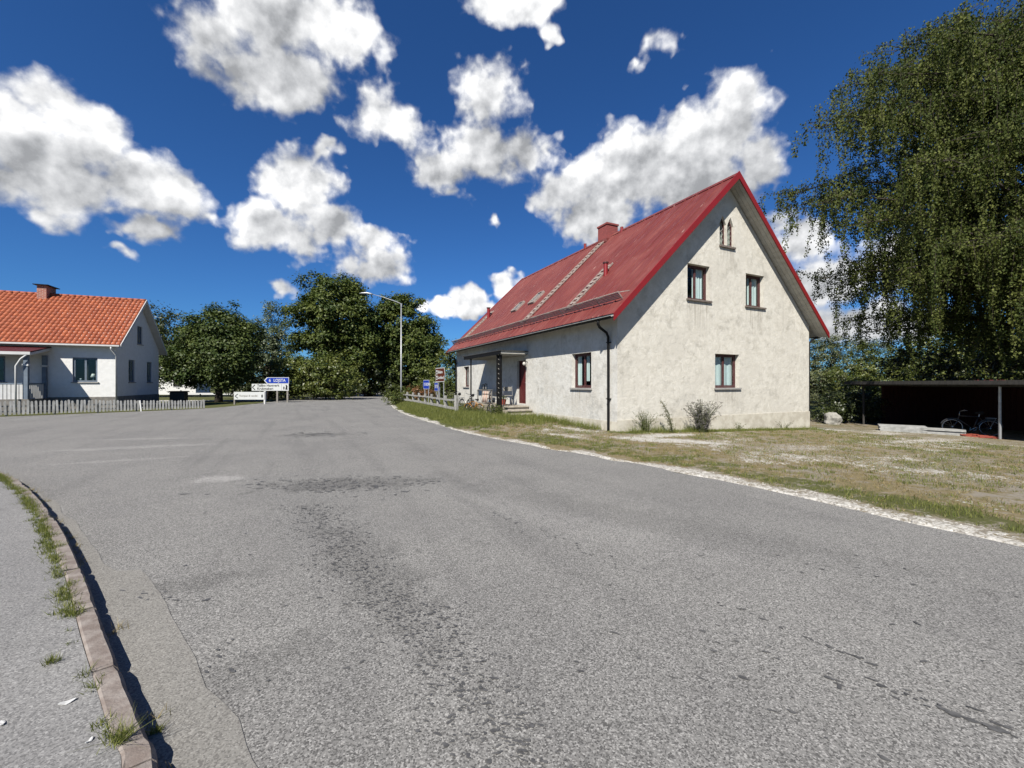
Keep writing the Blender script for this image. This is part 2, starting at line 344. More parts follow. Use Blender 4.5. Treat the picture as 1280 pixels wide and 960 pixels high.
MT = dict(
    asphalt=asphalt('asphalt', (.285, .277, .26), (.115, .112, .106), (.53, .515, .485)),
    asphalt2=asphalt('pavement_asphalt', (.315, .308, .296), (.19, .186, .18), (.47, .46, .44), False),
    gutter=asphalt('gutter_asphalt', (.30, .288, .26), (.19, .18, .165), (.42, .405, .37), False),
    tar=pm('tar', (.085, .084, .083), (.14, .138, .135), 20, .55, spec=.4),
    kerb=pm('kerb_concrete', (.24, .195, .168), (.37, .325, .29), 9, .9, .008, 60, detail=7),
    stucco=stucco('stucco_cream', (.815, .765, .655), (.655, .61, .51), (.69, .645, .55)),
    stuccow=stucco('stucco_white', (.84, .825, .765), (.68, .66, .60), (.70, .665, .59)),
    plinth=pm('plinth_render', (.76, .71, .59), (.58, .53, .43), 3, .92, .01, 20),
    barge=pm('bargeboard_red', (.30, .016, .018), (.25, .014, .016), 4, .5, spec=.4),
    soffit=pm('soffit_paint', (.62, .60, .54), (.50, .48, .43), 3, .7, stretch=(1, 1, 3)),
    fencew=pm('worn_white_paint', (.74, .73, .69), (.50, .49, .45), 6, .85, stretch=(1, 1, .5)),
    black=pm('black_metal', (.008, .008, .009), (.012, .012, .012), 8, .55, spec=.15),
    rust=pm('weathered_steel', (.36, .29, .25), (.52, .45, .40), 14, .7, metal=.2),
    ladder=pm('ladder_steel', (.50, .44, .39), (.30, .22, .18), 12, .7),
    frame=pm('window_frame_red', (.085, .024, .024), (.13, .06, .055), 12, .55),
    sill=pm('sill_grey', (.45, .43, .40), (.36, .345, .32), 8, .8),
    sillb=pm('sill_brown', (.24, .195, .165), (.17, .14, .12), 8, .7),
    glass=glass_mat('window_glass'), room=pm('painted_room_shade', (.03, .028, .025), None, 2, .9),  # near-black colour stands in for the shade inside the rooms
    curtain_and_reflection=pm('curtain_and_reflection', (.85, .87, .84), (.66, .69, .67), 3, .95, stretch=(9, 9, .4)),  # cloth; in the upper gable windows it imitates a pane reflection
    door=pm('door_red', (.13, .018, .016), (.10, .015, .014), 5, .5, stretch=(6, 6, .5)),
    step=pm('step_stone', (.50, .45, .37), (.36, .32, .26), 6, .9, .01, 30),
    wood=pm('grey_wood', (.34, .32, .28), (.22, .205, .18), 5, .85, .004, 30, stretch=(3, 3, 3)),
    woodl=pm('pale_wood', (.47, .46, .42), (.30, .29, .265), 5, .85, .004, 30),
    deck=pm('deck_wood', (.42, .37, .29), (.28, .24, .19), 6, .85),
    steel=pm('galvanised_steel', (.52, .53, .53), (.42, .43, .44), 10, .45, metal=.5),
    signblue=pm('sign_blue', (.006, .045, .42), (.006, .04, .38), 3, .35, spec=.5),
    signwhite=pm('sign_white', (.72, .74, .72), (.66, .68, .66), 3, .4, spec=.5),
    signbrown=pm('sign_brown', (.115, .026, .010), (.10, .024, .010), 3, .4, spec=.5),
    inkb=pm('ink_black', (.015, .015, .015), None, 3, .5),
    white=pm('white_paint', (.74, .74, .72), (.66, .66, .64), 4, .6),
    wallw=pm('white_render', (.93, .925, .89), (.86, .855, .82), 5, .9, .02, 14),
    plg=pm('grey_plinth', (.27, .25, .22), (.19, .18, .165), 5, .9),
    tile=None, brick=None,
    bluegrey=pm('blue_grey_paint', (.20, .25, .31), (.16, .20, .25), 4, .6),
    porchred=pm('porch_roof_red', (.10, .015, .018), (.08, .012, .015), 5, .5),
    rubber=pm('rubber', (.012, .012, .012), None, 5, .8), chrome=pm('chrome', (.55, .55, .55), None, 5, .25, metal=1.),
    orange=pm('orange_paint', (.55, .24, .02), (.45, .19, .02), 6, .4, spec=.5), bikeblk=pm('bike_black', (.03, .03, .032), None, 6, .35, spec=.5), bikegrey=pm('bike_grey', (.30, .30, .30), None, 6, .4, metal=.4),
    bark=pm('bark', (.075, .06, .045), (.04, .032, .025), 6, .95, .03, 14, stretch=(1, 1, .3)),
    birchbark=pm('birch_bark', (.50, .48, .44), (.05, .045, .04), 5, .9, .01, 20, lo=.48, hi=.56, stretch=(1, 1, 3)),
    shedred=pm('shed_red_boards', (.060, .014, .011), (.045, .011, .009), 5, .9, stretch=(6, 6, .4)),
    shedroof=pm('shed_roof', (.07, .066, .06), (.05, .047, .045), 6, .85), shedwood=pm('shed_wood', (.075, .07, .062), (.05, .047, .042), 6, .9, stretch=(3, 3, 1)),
    sheet=pm('fibre_sheet', (.50, .50, .48), (.35, .35, .33), 6, .85), redbrick=pm('red_tile_clay', (.34, .075, .045), (.24, .05, .035), 9, .9),
    boulder=pm('boulder', (.48, .46, .41), (.28, .27, .24), 3, .95, .03, 12), bin=pm('dark_bin', (.010, .012, .012), (.014, .016, .016), 3, .5),
    lamp=pm('lamp_shade_white', (.75, .72, .65), None, 3, .6), paper=pm('paper', (.75, .75, .73), None, 8, .8),
    gravelm=pm('limestone_chips', (.72, .69, .63), (.52, .49, .44), 30, .95),
    lf_birch=leaf_mat('birch_leaf', (.036, .052, .012), (.115, .128, .034), .24, .65, .12), lf_maple=leaf_mat('maple_leaf', (.034, .056, .012), (.105, .122, .026), .16, .55, .22),
    lf_cherry=leaf_mat('cherry_leaf', (.028, .05, .013), (.085, .105, .026), .16, .5, .22), lf_aspen=leaf_mat('aspen_leaf', (.055, .078, .038), (.15, .17, .09), .2),
    lf_dark=leaf_mat('dark_leaf', (.018, .026, .007), (.052, .064, .015), .1), lf_bush=leaf_mat('bush_leaf', (.045, .068, .013), (.135, .145, .032), .2),
    lf_redtip=leaf_mat('red_tip_leaf', (.11, .065, .025), (.24, .10, .045), .2), lf_willow=leaf_mat('grey_leaf', (.06, .078, .032), (.15, .16, .075), .2),
    grass=leaf_mat('grass_blade', (.065, .090, .018), (.22, .22, .065), .3, .6, .2), drygrass=leaf_mat('dry_grass_blade', (.13, .10, .042), (.34, .275, .14), .25, .7, .15),
    weed=leaf_mat('weed_leaf', (.075, .085, .035), (.17, .155, .085), .2, .7, .2), violet=leaf_mat('violet_stalk', (.10, .09, .085), (.21, .19, .20), .15, .8, .1),
)
def brickm(name, c1, c2, mort, sc):
    m, N, b, out = new_mat(name); t = m.node_tree
    tc = N.n('ShaderNodeTexCoord').outputs['Object']; s = N.n('ShaderNodeSeparateXYZ', (tc,))
    uv = N.n('ShaderNodeCombineXYZ', (N.m('ADD', s.outputs[0], s.outputs[1]), s.outputs[2], 0.)).outputs[0]
    bt = N.n('ShaderNodeTexBrick', {'Vector': uv, 'Color1': c1 + (1,), 'Color2': c2 + (1,), 'Mortar': mort + (1,), 'Scale': sc, 'Mortar Size': .012, 'Brick Width': .25, 'Row Height': .08})
    t.links.new(bt.outputs[0], b.inputs['Base Color']); b.inputs['Roughness'].default_value = .9
    bn = N.n('ShaderNodeBump', {'Height': bt.outputs[1], 'Strength': .5, 'Distance': -.01}); t.links.new(bn.outputs[0], b.inputs['Normal']); return m
MT['brick'] = brickm('chimney_brick', (.26, .065, .04), (.18, .04, .03), (.33, .25, .2), 1.)
MT['brickp'] = brickm('painted_brick', (.22, .045, .04), (.17, .035, .032), (.15, .04, .035), 1.)
m, N, b, out = new_mat('clay_tile')
a = N.n('ShaderNodeAttribute', attribute_name='tint').outputs['Fac']
m.node_tree.links.new(N.mix(N.ss(N.noise(N.n('ShaderNodeNewGeometry').outputs['Position'], 5, 5, .6), .3, .75), N.mix(a, (.36, .075, .024), (.62, .165, .055)), (.40, .115, .05)), b.inputs['Base Color'])
b.inputs['Roughness'].default_value = .75; MT['tile'] = m

# ------------------------------------------------------------------ ground, road, pavement
def smooth_line(pts, step=.35):
    P = np.array(pts, float); out_ = []
    Q = np.vstack([2 * P[0] - P[1], P, 2 * P[-1] - P[-2]])
    for i in range(1, len(Q) - 2):
        n = max(2, int(np.linalg.norm(Q[i + 1] - Q[i]) / step))
        for k in range(n):
            t = k / n
            out_.append(.5 * (2 * Q[i] + (Q[i + 1] - Q[i - 1]) * t + (2 * Q[i - 1] - 5 * Q[i] + 4 * Q[i + 1] - Q[i + 2]) * t * t + (-Q[i - 1] + 3 * Q[i] - 3 * Q[i + 1] + Q[i + 2]) * t ** 3))
    return np.array(out_ + [Q[-2]])
EDGE = smooth_line([(9, -14), (7.4, -5), (6.1, 1.2), (5.0, 4.1), (4.06, 5.92), (3.05, 7.64), (1.16, 10.12), (-.98, 12.92), (-3.04, 16.8), (-6.4, 24), (-9.79, 33.6), (-14, 47), (-20.5, 64), (-23, 80), (-20, 110)], .3)
FARL = smooth_line([(-29, 110), (-30, 80), (-27.08, 64.6), (-23.35, 45.4), (-20.6, 32.5), (-20.2, 27.4), (-22.4, 23.6), (-24.9, 20.5), (-28.5, 17.5), (-36, 14.5), (-70, 8)], .6)
KERB = smooth_line([(-70, -3), (-36, 3.5), (-24, 6.8), (-17, 8.4), (-12.5, 8.5), (-10.4, 8.0), (-8.89, 7.29), (-7.35, 6.33), (-5.79, 5.22), (-4.41, 4.16), (-3.33, 3.28), (-2.5, 2.58), (-2.04, 2.2), (-1.68, 1.9), (-1.39, 1.65), (-.75, .8), (.2, -1.2), (1.2, -5), (2, -14)], .12)
UU = np.array([math.cos(.4518), math.sin(.4518)]); VV = np.array([-math.sin(.4518), math.cos(.4518)]); P0 = np.array([3.474, 13.848])
def zy(x, y):
    a = (x - P0[0]) * UU[0] + (y - P0[1]) * UU[1]
    s = np.log1p(np.exp(np.clip(a * 1.2, -30, 30))) / 1.2
    return -np.minimum(.036 * s, .55)
Xg = np.concatenate([np.linspace(-900, -120, 12), np.linspace(-100, 100, 60), np.linspace(120, 900, 12)]); Yg = np.concatenate([np.linspace(-300, -40, 8), np.linspace(-30, 130, 60), np.linspace(150, 1500, 16)])
gx, gy = np.meshgrid(Xg, Yg, indexing='ij')
gz = -.04 + np.minimum(zy(gx, gy), 0) - .16 * sst(8, 12, (gx - P0[0]) * UU[0] + (gy - P0[1]) * UU[1]) * 0 - .75 * (gx > 1)
link('ground', grid_mesh('ground', np.stack([gx, gy, gz], -1), dict(green=np.full(gx.shape, .78), gravel=np.full(gx.shape, .02), dry=np.full(gx.shape, .5))), ground_mat('lawn_ground'), kind='structure')
# road
poly = np.vstack([EDGE, FARL, KERB])
def fill_poly(name, pts, z, mat, parent=None, **kw):
    bm = bmesh.new(); vs_ = [bm.verts.new((q[0], q[1], z)) for q in pts]
    es = [bm.edges.new((vs_[i], vs_[(i + 1) % len(vs_)])) for i in range(len(vs_))]
    bmesh.ops.triangle_fill(bm, use_beauty=True, edges=es); bmesh.ops.recalc_face_normals(bm, faces=bm.faces)
    if sum(f.normal.z for f in bm.faces) < 0: bmesh.ops.reverse_faces(bm, faces=bm.faces)
    me = bpy.data.meshes.new(name); bm.to_mesh(me); bm.free(); return link(name, me, mat, parent, **kw)
# ragged asphalt edge towards the yard
nrm = np.gradient(EDGE, axis=0); nrm = np.stack([nrm[:, 1], -nrm[:, 0]], 1) / np.linalg.norm(nrm, axis=1)[:, None]
s_ = np.arange(len(EDGE)); EDGEr = EDGE + nrm * ((fbm(s_ * .37, s_ * 0 + 3, 5) - .5) * .30)[:, None]
fill_poly('road', np.vstack([EDGEr, FARL, KERB]), 0, MT['asphalt'], kind='structure')
# pavement behind the kerb
tang = np.gradient(KERB, axis=0); kn = np.stack([tang[:, 1], -tang[:, 0]], 1) / np.linalg.norm(tang, axis=1)[:, None]   # right of travel = away from road
ki = int(np.argmin(np.abs(KERB[:, 0] + 2) + np.abs(KERB[:, 1] - 2.2)))
if kn[ki] @ np.array([-1., -1.]) < 0: kn = -kn
KW = .105
KIN = KERB + kn * KW
tt = np.array([0, .003, .01, .03, .1, .3, .6, 1.])[None, :, None]
pv = KIN[:, None, :] * (1 - tt) + np.array([-16., -9.])[None, None, :] * tt
link('pavement', grid_mesh('pavement', np.concatenate([pv, np.full(pv.shape[:2] + (1,), .094)], -1)), MT['asphalt2'], kind='structure')
# kerb stones
kerb = thing('kerb', 'worn pinkish concrete kerb curving along the pavement edge on the left', 'kerb', (KERB[len(KERB) // 2][0], KERB[len(KERB) // 2][1], 0))
kl = np.concatenate([[0], np.cumsum(np.linalg.norm(np.diff(KERB, axis=0), axis=1))])
def kat(s): return np.array([np.interp(s, kl, KERB[:, 0]), np.interp(s, kl, KERB[:, 1])]), np.array([np.interp(s, kl, kn[:, 0]), np.interp(s, kl, kn[:, 1])])
kb = Vector(kerb.location)
KE = kl[max(i for i in range(len(KERB)) if KERB[i, 1] > 1.3 and KERB[i, 0] > -9)]; KS = kl[np.argmin(np.abs(KERB[:, 0] + 14))]; KM = kl[np.argmin(np.abs(KERB[:, 0] + 9))]
s = kl[np.argmin(np.abs(KERB[:, 0] + 20))]; send = kl[np.argmin(np.abs(KERB[:, 1] + 4))]
while s < send:
    Ls = random.uniform(.88, 1.02); n = 18; M = MB(); prof = [(0, -.06), (-.006, .03), (.002, .078), (.018, .098), (KW - .012, .102), (KW, .095), (KW, -.06)]
    oz = random.uniform(-.006, .006); od = random.uniform(-.004, .004); wear = random.uniform(.3, 1)
    vs_ = []
    for i in range(n + 1):
        q, nn = kat(s + (Ls - .014) * i / n)
        e = .012 if i in (0, n) else 0
        for k, (d, h) in enumerate(prof):
            jj = (fbm(np.array((s + Ls * i / n) * 9.), np.array(k * 3.7), 3) - .5) * (.008 * wear if k in (2, 3) else .004)
            chip = max(0, float(fbm(np.array((s + Ls * i / n) * 5.), np.array(7.), 9)) - .66) * .10 * wear if k in (2, 3) else 0
            dd = d + od + jj + chip; hh = h + oz + jj * .6 - chip * .7 - (e if k in (2, 3, 4) else 0)
            vs_.append((q[0] + nn[0] * dd - kb.x, q[1] + nn[1] * dd - kb.y, hh))
    m_ = len(prof); fs_ = [(i * m_ + k, (i + 1) * m_ + k, (i + 1) * m_ + k + 1, i * m_ + k + 1) for i in range(n) for k in range(m_ - 1)] + [tuple(range(m_)), tuple(range(n * m_, n * m_ + m_))]
    M.add(vs_, fs_).build('kerb_stone', MT['kerb'], kerb)
    s += Ls
# smooth repaired strip along the kerb
ko = -kn; sel = (KERB[:, 0] > -9.5) & (KERB[:, 1] > -3)
kk = KERB[sel]; kko = ko[sel]
wd = np.interp(kk[:, 1], [-3, .5, 1.7, 2.4, 3.0, 3.35, 3.42, 3.6, 4.2, 5.2, 7.4], [.40, .36, .32, .34, .36, .36, .22, .17, .15, .13, .03]) + (fbm(np.arange(len(kk)) * .22, np.zeros(len(kk)), 31) - .5) * .13
fill_poly('gutter_strip', np.vstack([kk + kko * .0, (kk + kko * np.maximum(wd, .02)[:, None])[::-1]]), .004, MT['gutter'], kind='structure')
# tar spots and bleeding seams
def spots():
    M = MB()
    def blot(x, y, r, st=1., ang=0):
        zb = random.uniform(.0022, .0065)
        n = random.randint(10, 14); ph_ = random.uniform(0, 6); c, s2 = math.cos(ang), math.sin(ang); vs_ = []
        for k in range(n):
            t = 2 * math.pi * k / n; q = r * (1 + .28 * math.sin(2 * t + ph_) + .16 * math.sin(3 * t + 2 * ph_) + random.uniform(-.1, .1)); a_, b_ = q * math.cos(t) * st, q * math.sin(t)
            vs_.append((x + a_ * c - b_ * s2, y + a_ * s2 + b_ * c, zb))
        M.add(vs_, [tuple(range(n))])
    tr = smooth_line([(-2.6, 5.5), (-2.26, 4.94), (-1.27, 3.5), (-.66, 2.9), (-.37, 2.4), (-.16, 2.1), (.0, 1.75), (.15, 1.3)], .05)
    for i in range(1900):
        q = tr[random.randrange(len(tr))]; w = random.gauss(0, .11 + .02 * q[1])
        blot(q[0] + w, q[1] + random.gauss(0, .08), min(.010, abs(random.gauss(0, .004)) + .0025), random.uniform(1, 2.2), random.uniform(-.6, .6))
    for i in range(320):
        blot(-2.7 + random.gauss(0, .8), 6.7 + random.gauss(0, .28), abs(random.gauss(0, .009)) + .005, random.uniform(1, 2.5), random.uniform(-.3, .3))
    for i in range(60): blot(-6.3 + random.gauss(0, .7), 13.4 + random.gauss(0, .35), abs(random.gauss(0, .025)) + .01, 2, 0)
    for A, B, n, jw in [((-1.0, 6.1), (.5, 4.3), 40, .03), ((1.6, 3.0), (2.05, 2.4), 22, .012), ((1.1, 2.8), (1.95, 2.1), 16, .06), ((1.9, 2.25), (2.4, 1.85), 26, .03), ((.5, 4.3), (1.6, 3.0), 14, .05), ((2.2, 3.6), (3.6, 3.4), 16, .15), ((.6, 2.5), (1.6, 1.9), 16, .16), ((-3.0, 3.2), (-2.2, 3.05), 30, .04), ((-1.9, 2.5), (-1.2, 2.2), 14, .1)]:
        for i in range(n):
            t = random.random() ** 1.0; blot(A[0] + (B[0] - A[0]) * t + random.gauss(0, jw), A[1] + (B[1] - A[1]) * t + random.gauss(0, jw), min(.011, abs(random.gauss(0, .006)) + .003), random.uniform(1.2, 3), math.atan2(B[1] - A[1], B[0] - A[0]))
    for i in range(7): blot(2.14 + i * .02, 2.03 - i * .016, random.uniform(.008, .016), 2, -.7)
    for i in range(260): blot(random.uniform(-4, 4), random.uniform(1.5, 9), min(.011, abs(random.gauss(0, .005)) + .003), random.uniform(1, 2), random.uniform(0, 3))
    M.build('tar_spots', MT['tar'], label='black tar spots bled through the grey asphalt road', cat='tar spots', kind='stuff', fix=False)
spots()
# yard on the right of the road
dd_ = np.concatenate([[0, .06, .12, .2, .3, .42], np.arange(.55, 6, .16), np.arange(6, 26, .4), np.arange(27, 70, 3)])
EY = EDGE[(EDGE[:, 1] > -13) & (EDGE[:, 1] < 60)]
yp = EY[:, None, :] + dd_[None, :, None] * UU[None, None, :]
yx, yyv = yp[..., 0], yp[..., 1]; dG = np.broadcast_to(dd_[None, :], yx.shape)
def yard_attr(x, y, d):
    a = (x - P0[0]) * UU[0] + (y - P0[1]) * UU[1]; b = (x - P0[0]) * VV[0] + (y - P0[1]) * VV[1]
    n = fbm(x * .55, y * .55, 11); n2 = fbm(x * 1.7, y * 1.7, 23)
    lush = sst(1.5, 5, b)                               # along the porch and rail fence
    green = np.maximum(.95 * lush, (.62 + .5 * (n - .5)) * sst(.25, .6, d) * sst(2.2, .7, d + (n2 - .5) * 1.8))
    green = np.maximum(green, .36 + .7 * (n - .5)); green = np.maximum(green, .8 * sst(-1.0, -.5, b) * sst(-.9, .2, a) * sst(13, 11, a)); green = np.maximum(green, .72 * sst(13, 17, a) * sst(3, 6, b))
    grav = .62 * sst(.45, .10, d + (n2 - .5) * .9)
    # white chippings in front of the gable corner
    e1 = (a + .1) * .63 - (b + 2.3) * .77; e2 = (a + .1) * .77 + (b + 2.3) * .63; gq = np.exp(-((e1 / 1.9) ** 2 + (e2 / .62) ** 2)); gq = np.maximum(gq, np.exp(-(((a - .9) / 1.6) ** 2 + ((b + 1.25) / .4) ** 2))); grav = np.maximum(grav, .98 * gq)
    gq2 = np.exp(-(((a + .9) / .5) ** 2 + ((b - 1.2) / 2.2) ** 2)); grav = np.maximum(grav, .62 * gq2)
    gq3 = np.exp(-(((a - 9.) / 4.5) ** 2 + ((b + 4.4) / .9) ** 2)); grav = np.maximum(grav, .62 * gq3)
    gq4 = np.exp(-(((a - 2.2) / 3.2) ** 2 + ((b + 4.5) / 1.0) ** 2)); grav = np.maximum(grav, .50 * gq4 + .18 * (n2 - .5))
    grav = np.maximum(grav, (.42 * sst(.35, .6, n) + .75 * (n2 - .5)) * (1 - lush) * sst(20, 12, a) * sst(.8, 2, d))
    dry = .55 + .5 * (n2 - .5) + .25 * (n - .5)
    return green * (1 - .8 * np.clip(gq, 0, 1)), grav, dry
ga, gv, gd = yard_attr(yx, yyv, dG)
yz = .012 + zy(yx, yyv) + sst(.1, 1.5, dG) * (.03 + .05 * (fbm(yx * 1.2, yyv * 1.2, 3) - .5) + .10 * sst(1.5, 5, (yx - P0[0]) * VV[0] + (yyv - P0[1]) * VV[1])) - .03 * (dG < .05)
link('yard', grid_mesh('yard', np.stack([yx, yyv, yz], -1), dict(green=ga, gravel=gv, dry=gd)), ground_mat('yard_ground'), kind='structure')
def yard_z(x, y, d): return .012 + zy(x, y) + sst(.1, 1.5, d) * (.03 + .05 * (fbm(x * 1.2, y * 1.2, 3) - .5) + .10 * sst(1.5, 5, (x - P0[0]) * VV[0] + (y - P0[1]) * VV[1]))

# ------------------------------------------------------------------ grass
def blades(P, h, w, lean, tint, name, mat, **kw):
    n = len(P); a = rng.uniform(0, 2 * np.pi, n); la = rng.uniform(0, 2 * np.pi, n); ln = np.abs(rng.normal(0, 1, n)) * lean
    dx = np.stack([np.cos(a), np.sin(a), 0 * a], 1) * (w * .5)[:, None]
    tip = P + np.stack([np.cos(la) * ln * h, np.sin(la) * ln * h, h], 1)
    V = np.stack([P - dx, P + dx, tip], 1).reshape(-1, 3)
    return link(name, np_mesh(name, V, None, 3, tint), MT[mat], **kw)
def in_house(a, b): return (a > -.05) & (a < 10.8) & (b > -.05) & (b < 16.8)
def scatter_yard(n, fn):
    iy = np.where((EY[:, 1] > -3) & (EY[:, 1] < 36))[0]; i = iy[rng.integers(0, len(iy), n)]; e = EY[i] + (EY[np.minimum(i + 1, len(EY) - 1)] - EY[i]) * rng.random(n)[:, None]
    d = fn(n); x = e[:, 0] + UU[0] * d; y = e[:, 1] + UU[1] * d
    a = (x - P0[0]) * UU[0] + (y - P0[1]) * UU[1]; b = (x - P0[0]) * VV[0] + (y - P0[1]) * VV[1]
    ok = ~in_house(a, b) & (y > 2.5) & (y < 40) & (x < y * 1.35 + 1); return x[ok], y[ok], d[ok], a[ok], b[ok]
x, y, d, a, b = scatter_yard(700000, lambda n: rng.random(n) ** 1.3 * 14)
g, gvv, dr = yard_attr(x, y, d); nn = fbm(x * 5, y * 5, 41)
keep = (g + (nn - .5) * 1.7 > .50) & (gvv + (nn - .5) * .9 < .55) & (d > .28); kg = keep & (rng.random(len(x)) < .7)
lush = sst(1.5, 5, b) * sst(.3, 1.2, d)
h = (.016 + .042 * rng.random(len(x))) * (1 + 3.2 * lush) * (1 + .6 * nn)
P_ = np.stack([x, y, yard_z(x, y, d) - .004], 1)
blades(P_[kg], h[kg], (.006 + .004 * y / 8)[kg], .55, np.clip(rng.normal(.45, .25, kg.sum()), 0, 1), 'verge_grass', 'grass', label='green grass growing on the verge beside the house and rail fence', cat='grass', kind='stuff')
kd = (~keep) & (dr + (nn - .5) * 1.4 > .42) & (gvv + (nn - .5) * .9 < .52) & (d > .4) & (lush < .5) & (rng.random(len(x)) < .55)
blades(P_[kd], h[kd] * .62, (.007 + .004 * y / 8)[kd], .9, np.clip(rng.normal(.45, .25, kd.sum()), 0, 1), 'dry_grass', 'drygrass', label='short dry straw-coloured grass on the gravel yard', cat='dry grass', kind='stuff')
def tufts(name, mat, centers, nb, hh, w, spread, lean, label, cat):
    P_ = []; H_ = []
    for (cx, cy, cz, k) in centers:
        n = int(nb * k); q = rng.normal(0, spread * k ** .5, (n, 2)); P_.append(np.c_[cx + q[:, 0], cy + q[:, 1], np.full(n, cz)]); H_.append(hh * k ** .5 * rng.uniform(.35, 1.1, n))
    P_ = np.vstack(P_); H_ = np.concatenate(H_)
    blades(P_, H_, np.full(len(P_), w), lean, np.clip(rng.normal(.45, .28, len(P_)), 0, 1), name, mat, label=label, cat=cat, kind='stuff')
# kerb joint grass
cs = []
for i in range(800):
    s = random.uniform(KS, KE); q, nn_ = kat(s)
    dens = .85 if q[1] > 2.75 else .10
    if random.random() > dens: continue
    q = q + nn_ * (KW + random.gauss(.02, .022)); cs.append((q[0], q[1], .093, random.uniform(.25, 1)))
tufts('kerb_grass', 'grass', cs, 30, .062, .005, .024, .8, 'tufts of grass in the joint between kerb and pavement', 'grass')
cs = []
for i in range(46):
    s = random.uniform(KM, KE); q, nn_ = kat(s)
    if not (q[1] > 3.5 or random.random() < .3): continue
    q = q - nn_ * random.uniform(.01, .07); cs.append((q[0], q[1], .004, random.uniform(.3, 1)))
tufts('gutter_grass', 'drygrass', cs, 26, .06, .004, .03, .9, 'half-dry grass tufts at the foot of the kerb in the gutter', 'grass')
def px(p_, q_, z_=0):
    Y = (1.6 - z_) * 525 / (q_ - 480); return ((p_ - 640) / 525 * Y, Y, z_)
for (p_, q_, k, lab) in [(150, 925, 1.3, 'green grass tuft growing on the kerb at the bottom edge of the photo'), (64, 828, .8, 'small lone grass tuft growing through the pavement'), (196, 915, .7, 'small grass tuft in the gutter below the kerb, at the bottom edge')]:
    c = px(p_, q_, .1 if p_ < 180 else .004); n = int(90 * k); q = rng.normal(0, .018 * k, (n, 2))
    blades(np.c_[q, np.zeros(n)] * [1, 1, 1], .075 * k * rng.uniform(.4, 1, n), np.full(n, .004), .9, np.clip(rng.normal(.5, .25, n), 0, 1), 'grass_tuft', 'grass', label=lab, cat='grass tuft').location = c
for k, (p_, q_, r_, lab) in enumerate([(84, 879, .03, 'white scrap of paper lying on the pavement by the kerb'), (112, 927, .016, 'thin white feather-like scrap on the pavement, lowest and nearest the kerb'), (3, 905, .02, 'white scrap on the pavement at the left edge of the photo')]):
    c = px(p_, q_, .094); M = MB(); n = 8
    M.prism([(r_ * (.6 + .4 * math.sin(i * 2.3)) * math.cos(2 * math.pi * i / n) * 1.5, r_ * .5 * math.sin(2 * math.pi * i / n)) for i in range(n)], lambda a_, b_, d_: (a_, b_, d_ + .006 * abs(a_) / r_), .001, .004)
    o = M.build('paper_scrap', MT['paper'], label=lab, cat='litter', group='white scraps on the pavement'); o.location = c; o.rotation_euler = (0, 0, .6 + k)

# ================================================================== the stucco house
TH = .4518; HW, HL, ZE, ZR, OE, OG = 10.69, 16.67, 3.84, 9.49, .515, .517; SL = (ZR - ZE) / (HW / 2 + OE)
def wall(polys, holes, fn, depth, name, mat, parent):
    pts = list(polys); edges = []; n = len(pts); edges += [(i, (i + 1) % n) for i in range(n)]
    for h_ in holes:
        k = len(pts); pts += h_; edges += [(k + i, k + (i + 1) % len(h_)) for i in range(len(h_))]
    r = geometry.delaunay_2d_cdt([Vector(q) for q in pts], edges, [], 0, 1e-5)
    vs_, fs_ = r[0], r[2]
    def inside(q, pl):
        c = False; j = len(pl) - 1
        for i in range(len(pl)):
            if (pl[i][1] > q[1]) != (pl[j][1] > q[1]) and q[0] < (pl[j][0] - pl[i][0]) * (q[1] - pl[i][1]) / (pl[j][1] - pl[i][1]) + pl[i][0]: c = not c
            j = i
        return c
    M = MB(); ff = []
    for f in fs_:
        ce = sum((vs_[i] for i in f), Vector((0, 0))) / len(f)
        if inside(ce, polys) and not any(inside(ce, h_) for h_ in holes): ff.append(tuple(f))
    M.add([fn(q[0], q[1], 0) for q in vs_], ff)
    for h_ in holes:
        for i in range(len(h_)):
            q, w = h_[i], h_[(i + 1) % len(h_)]
            M.add([fn(*q, 0), fn(*w, 0), fn(*w, depth), fn(*q, depth)], [(0, 1, 2, 3)])
    return M.build(name, mat, parent, fix=False)
def fbox(M, fn, u0, u1, z0, z1, d0, d1):
    M.prism([(u0, z0), (u1, z0), (u1, z1), (u0, z1)], fn, d0, d1); return M
def rect(u0, u1, z0, z1): return [(u0, z0), (u1, z0), (u1, z1), (u0, z1)]
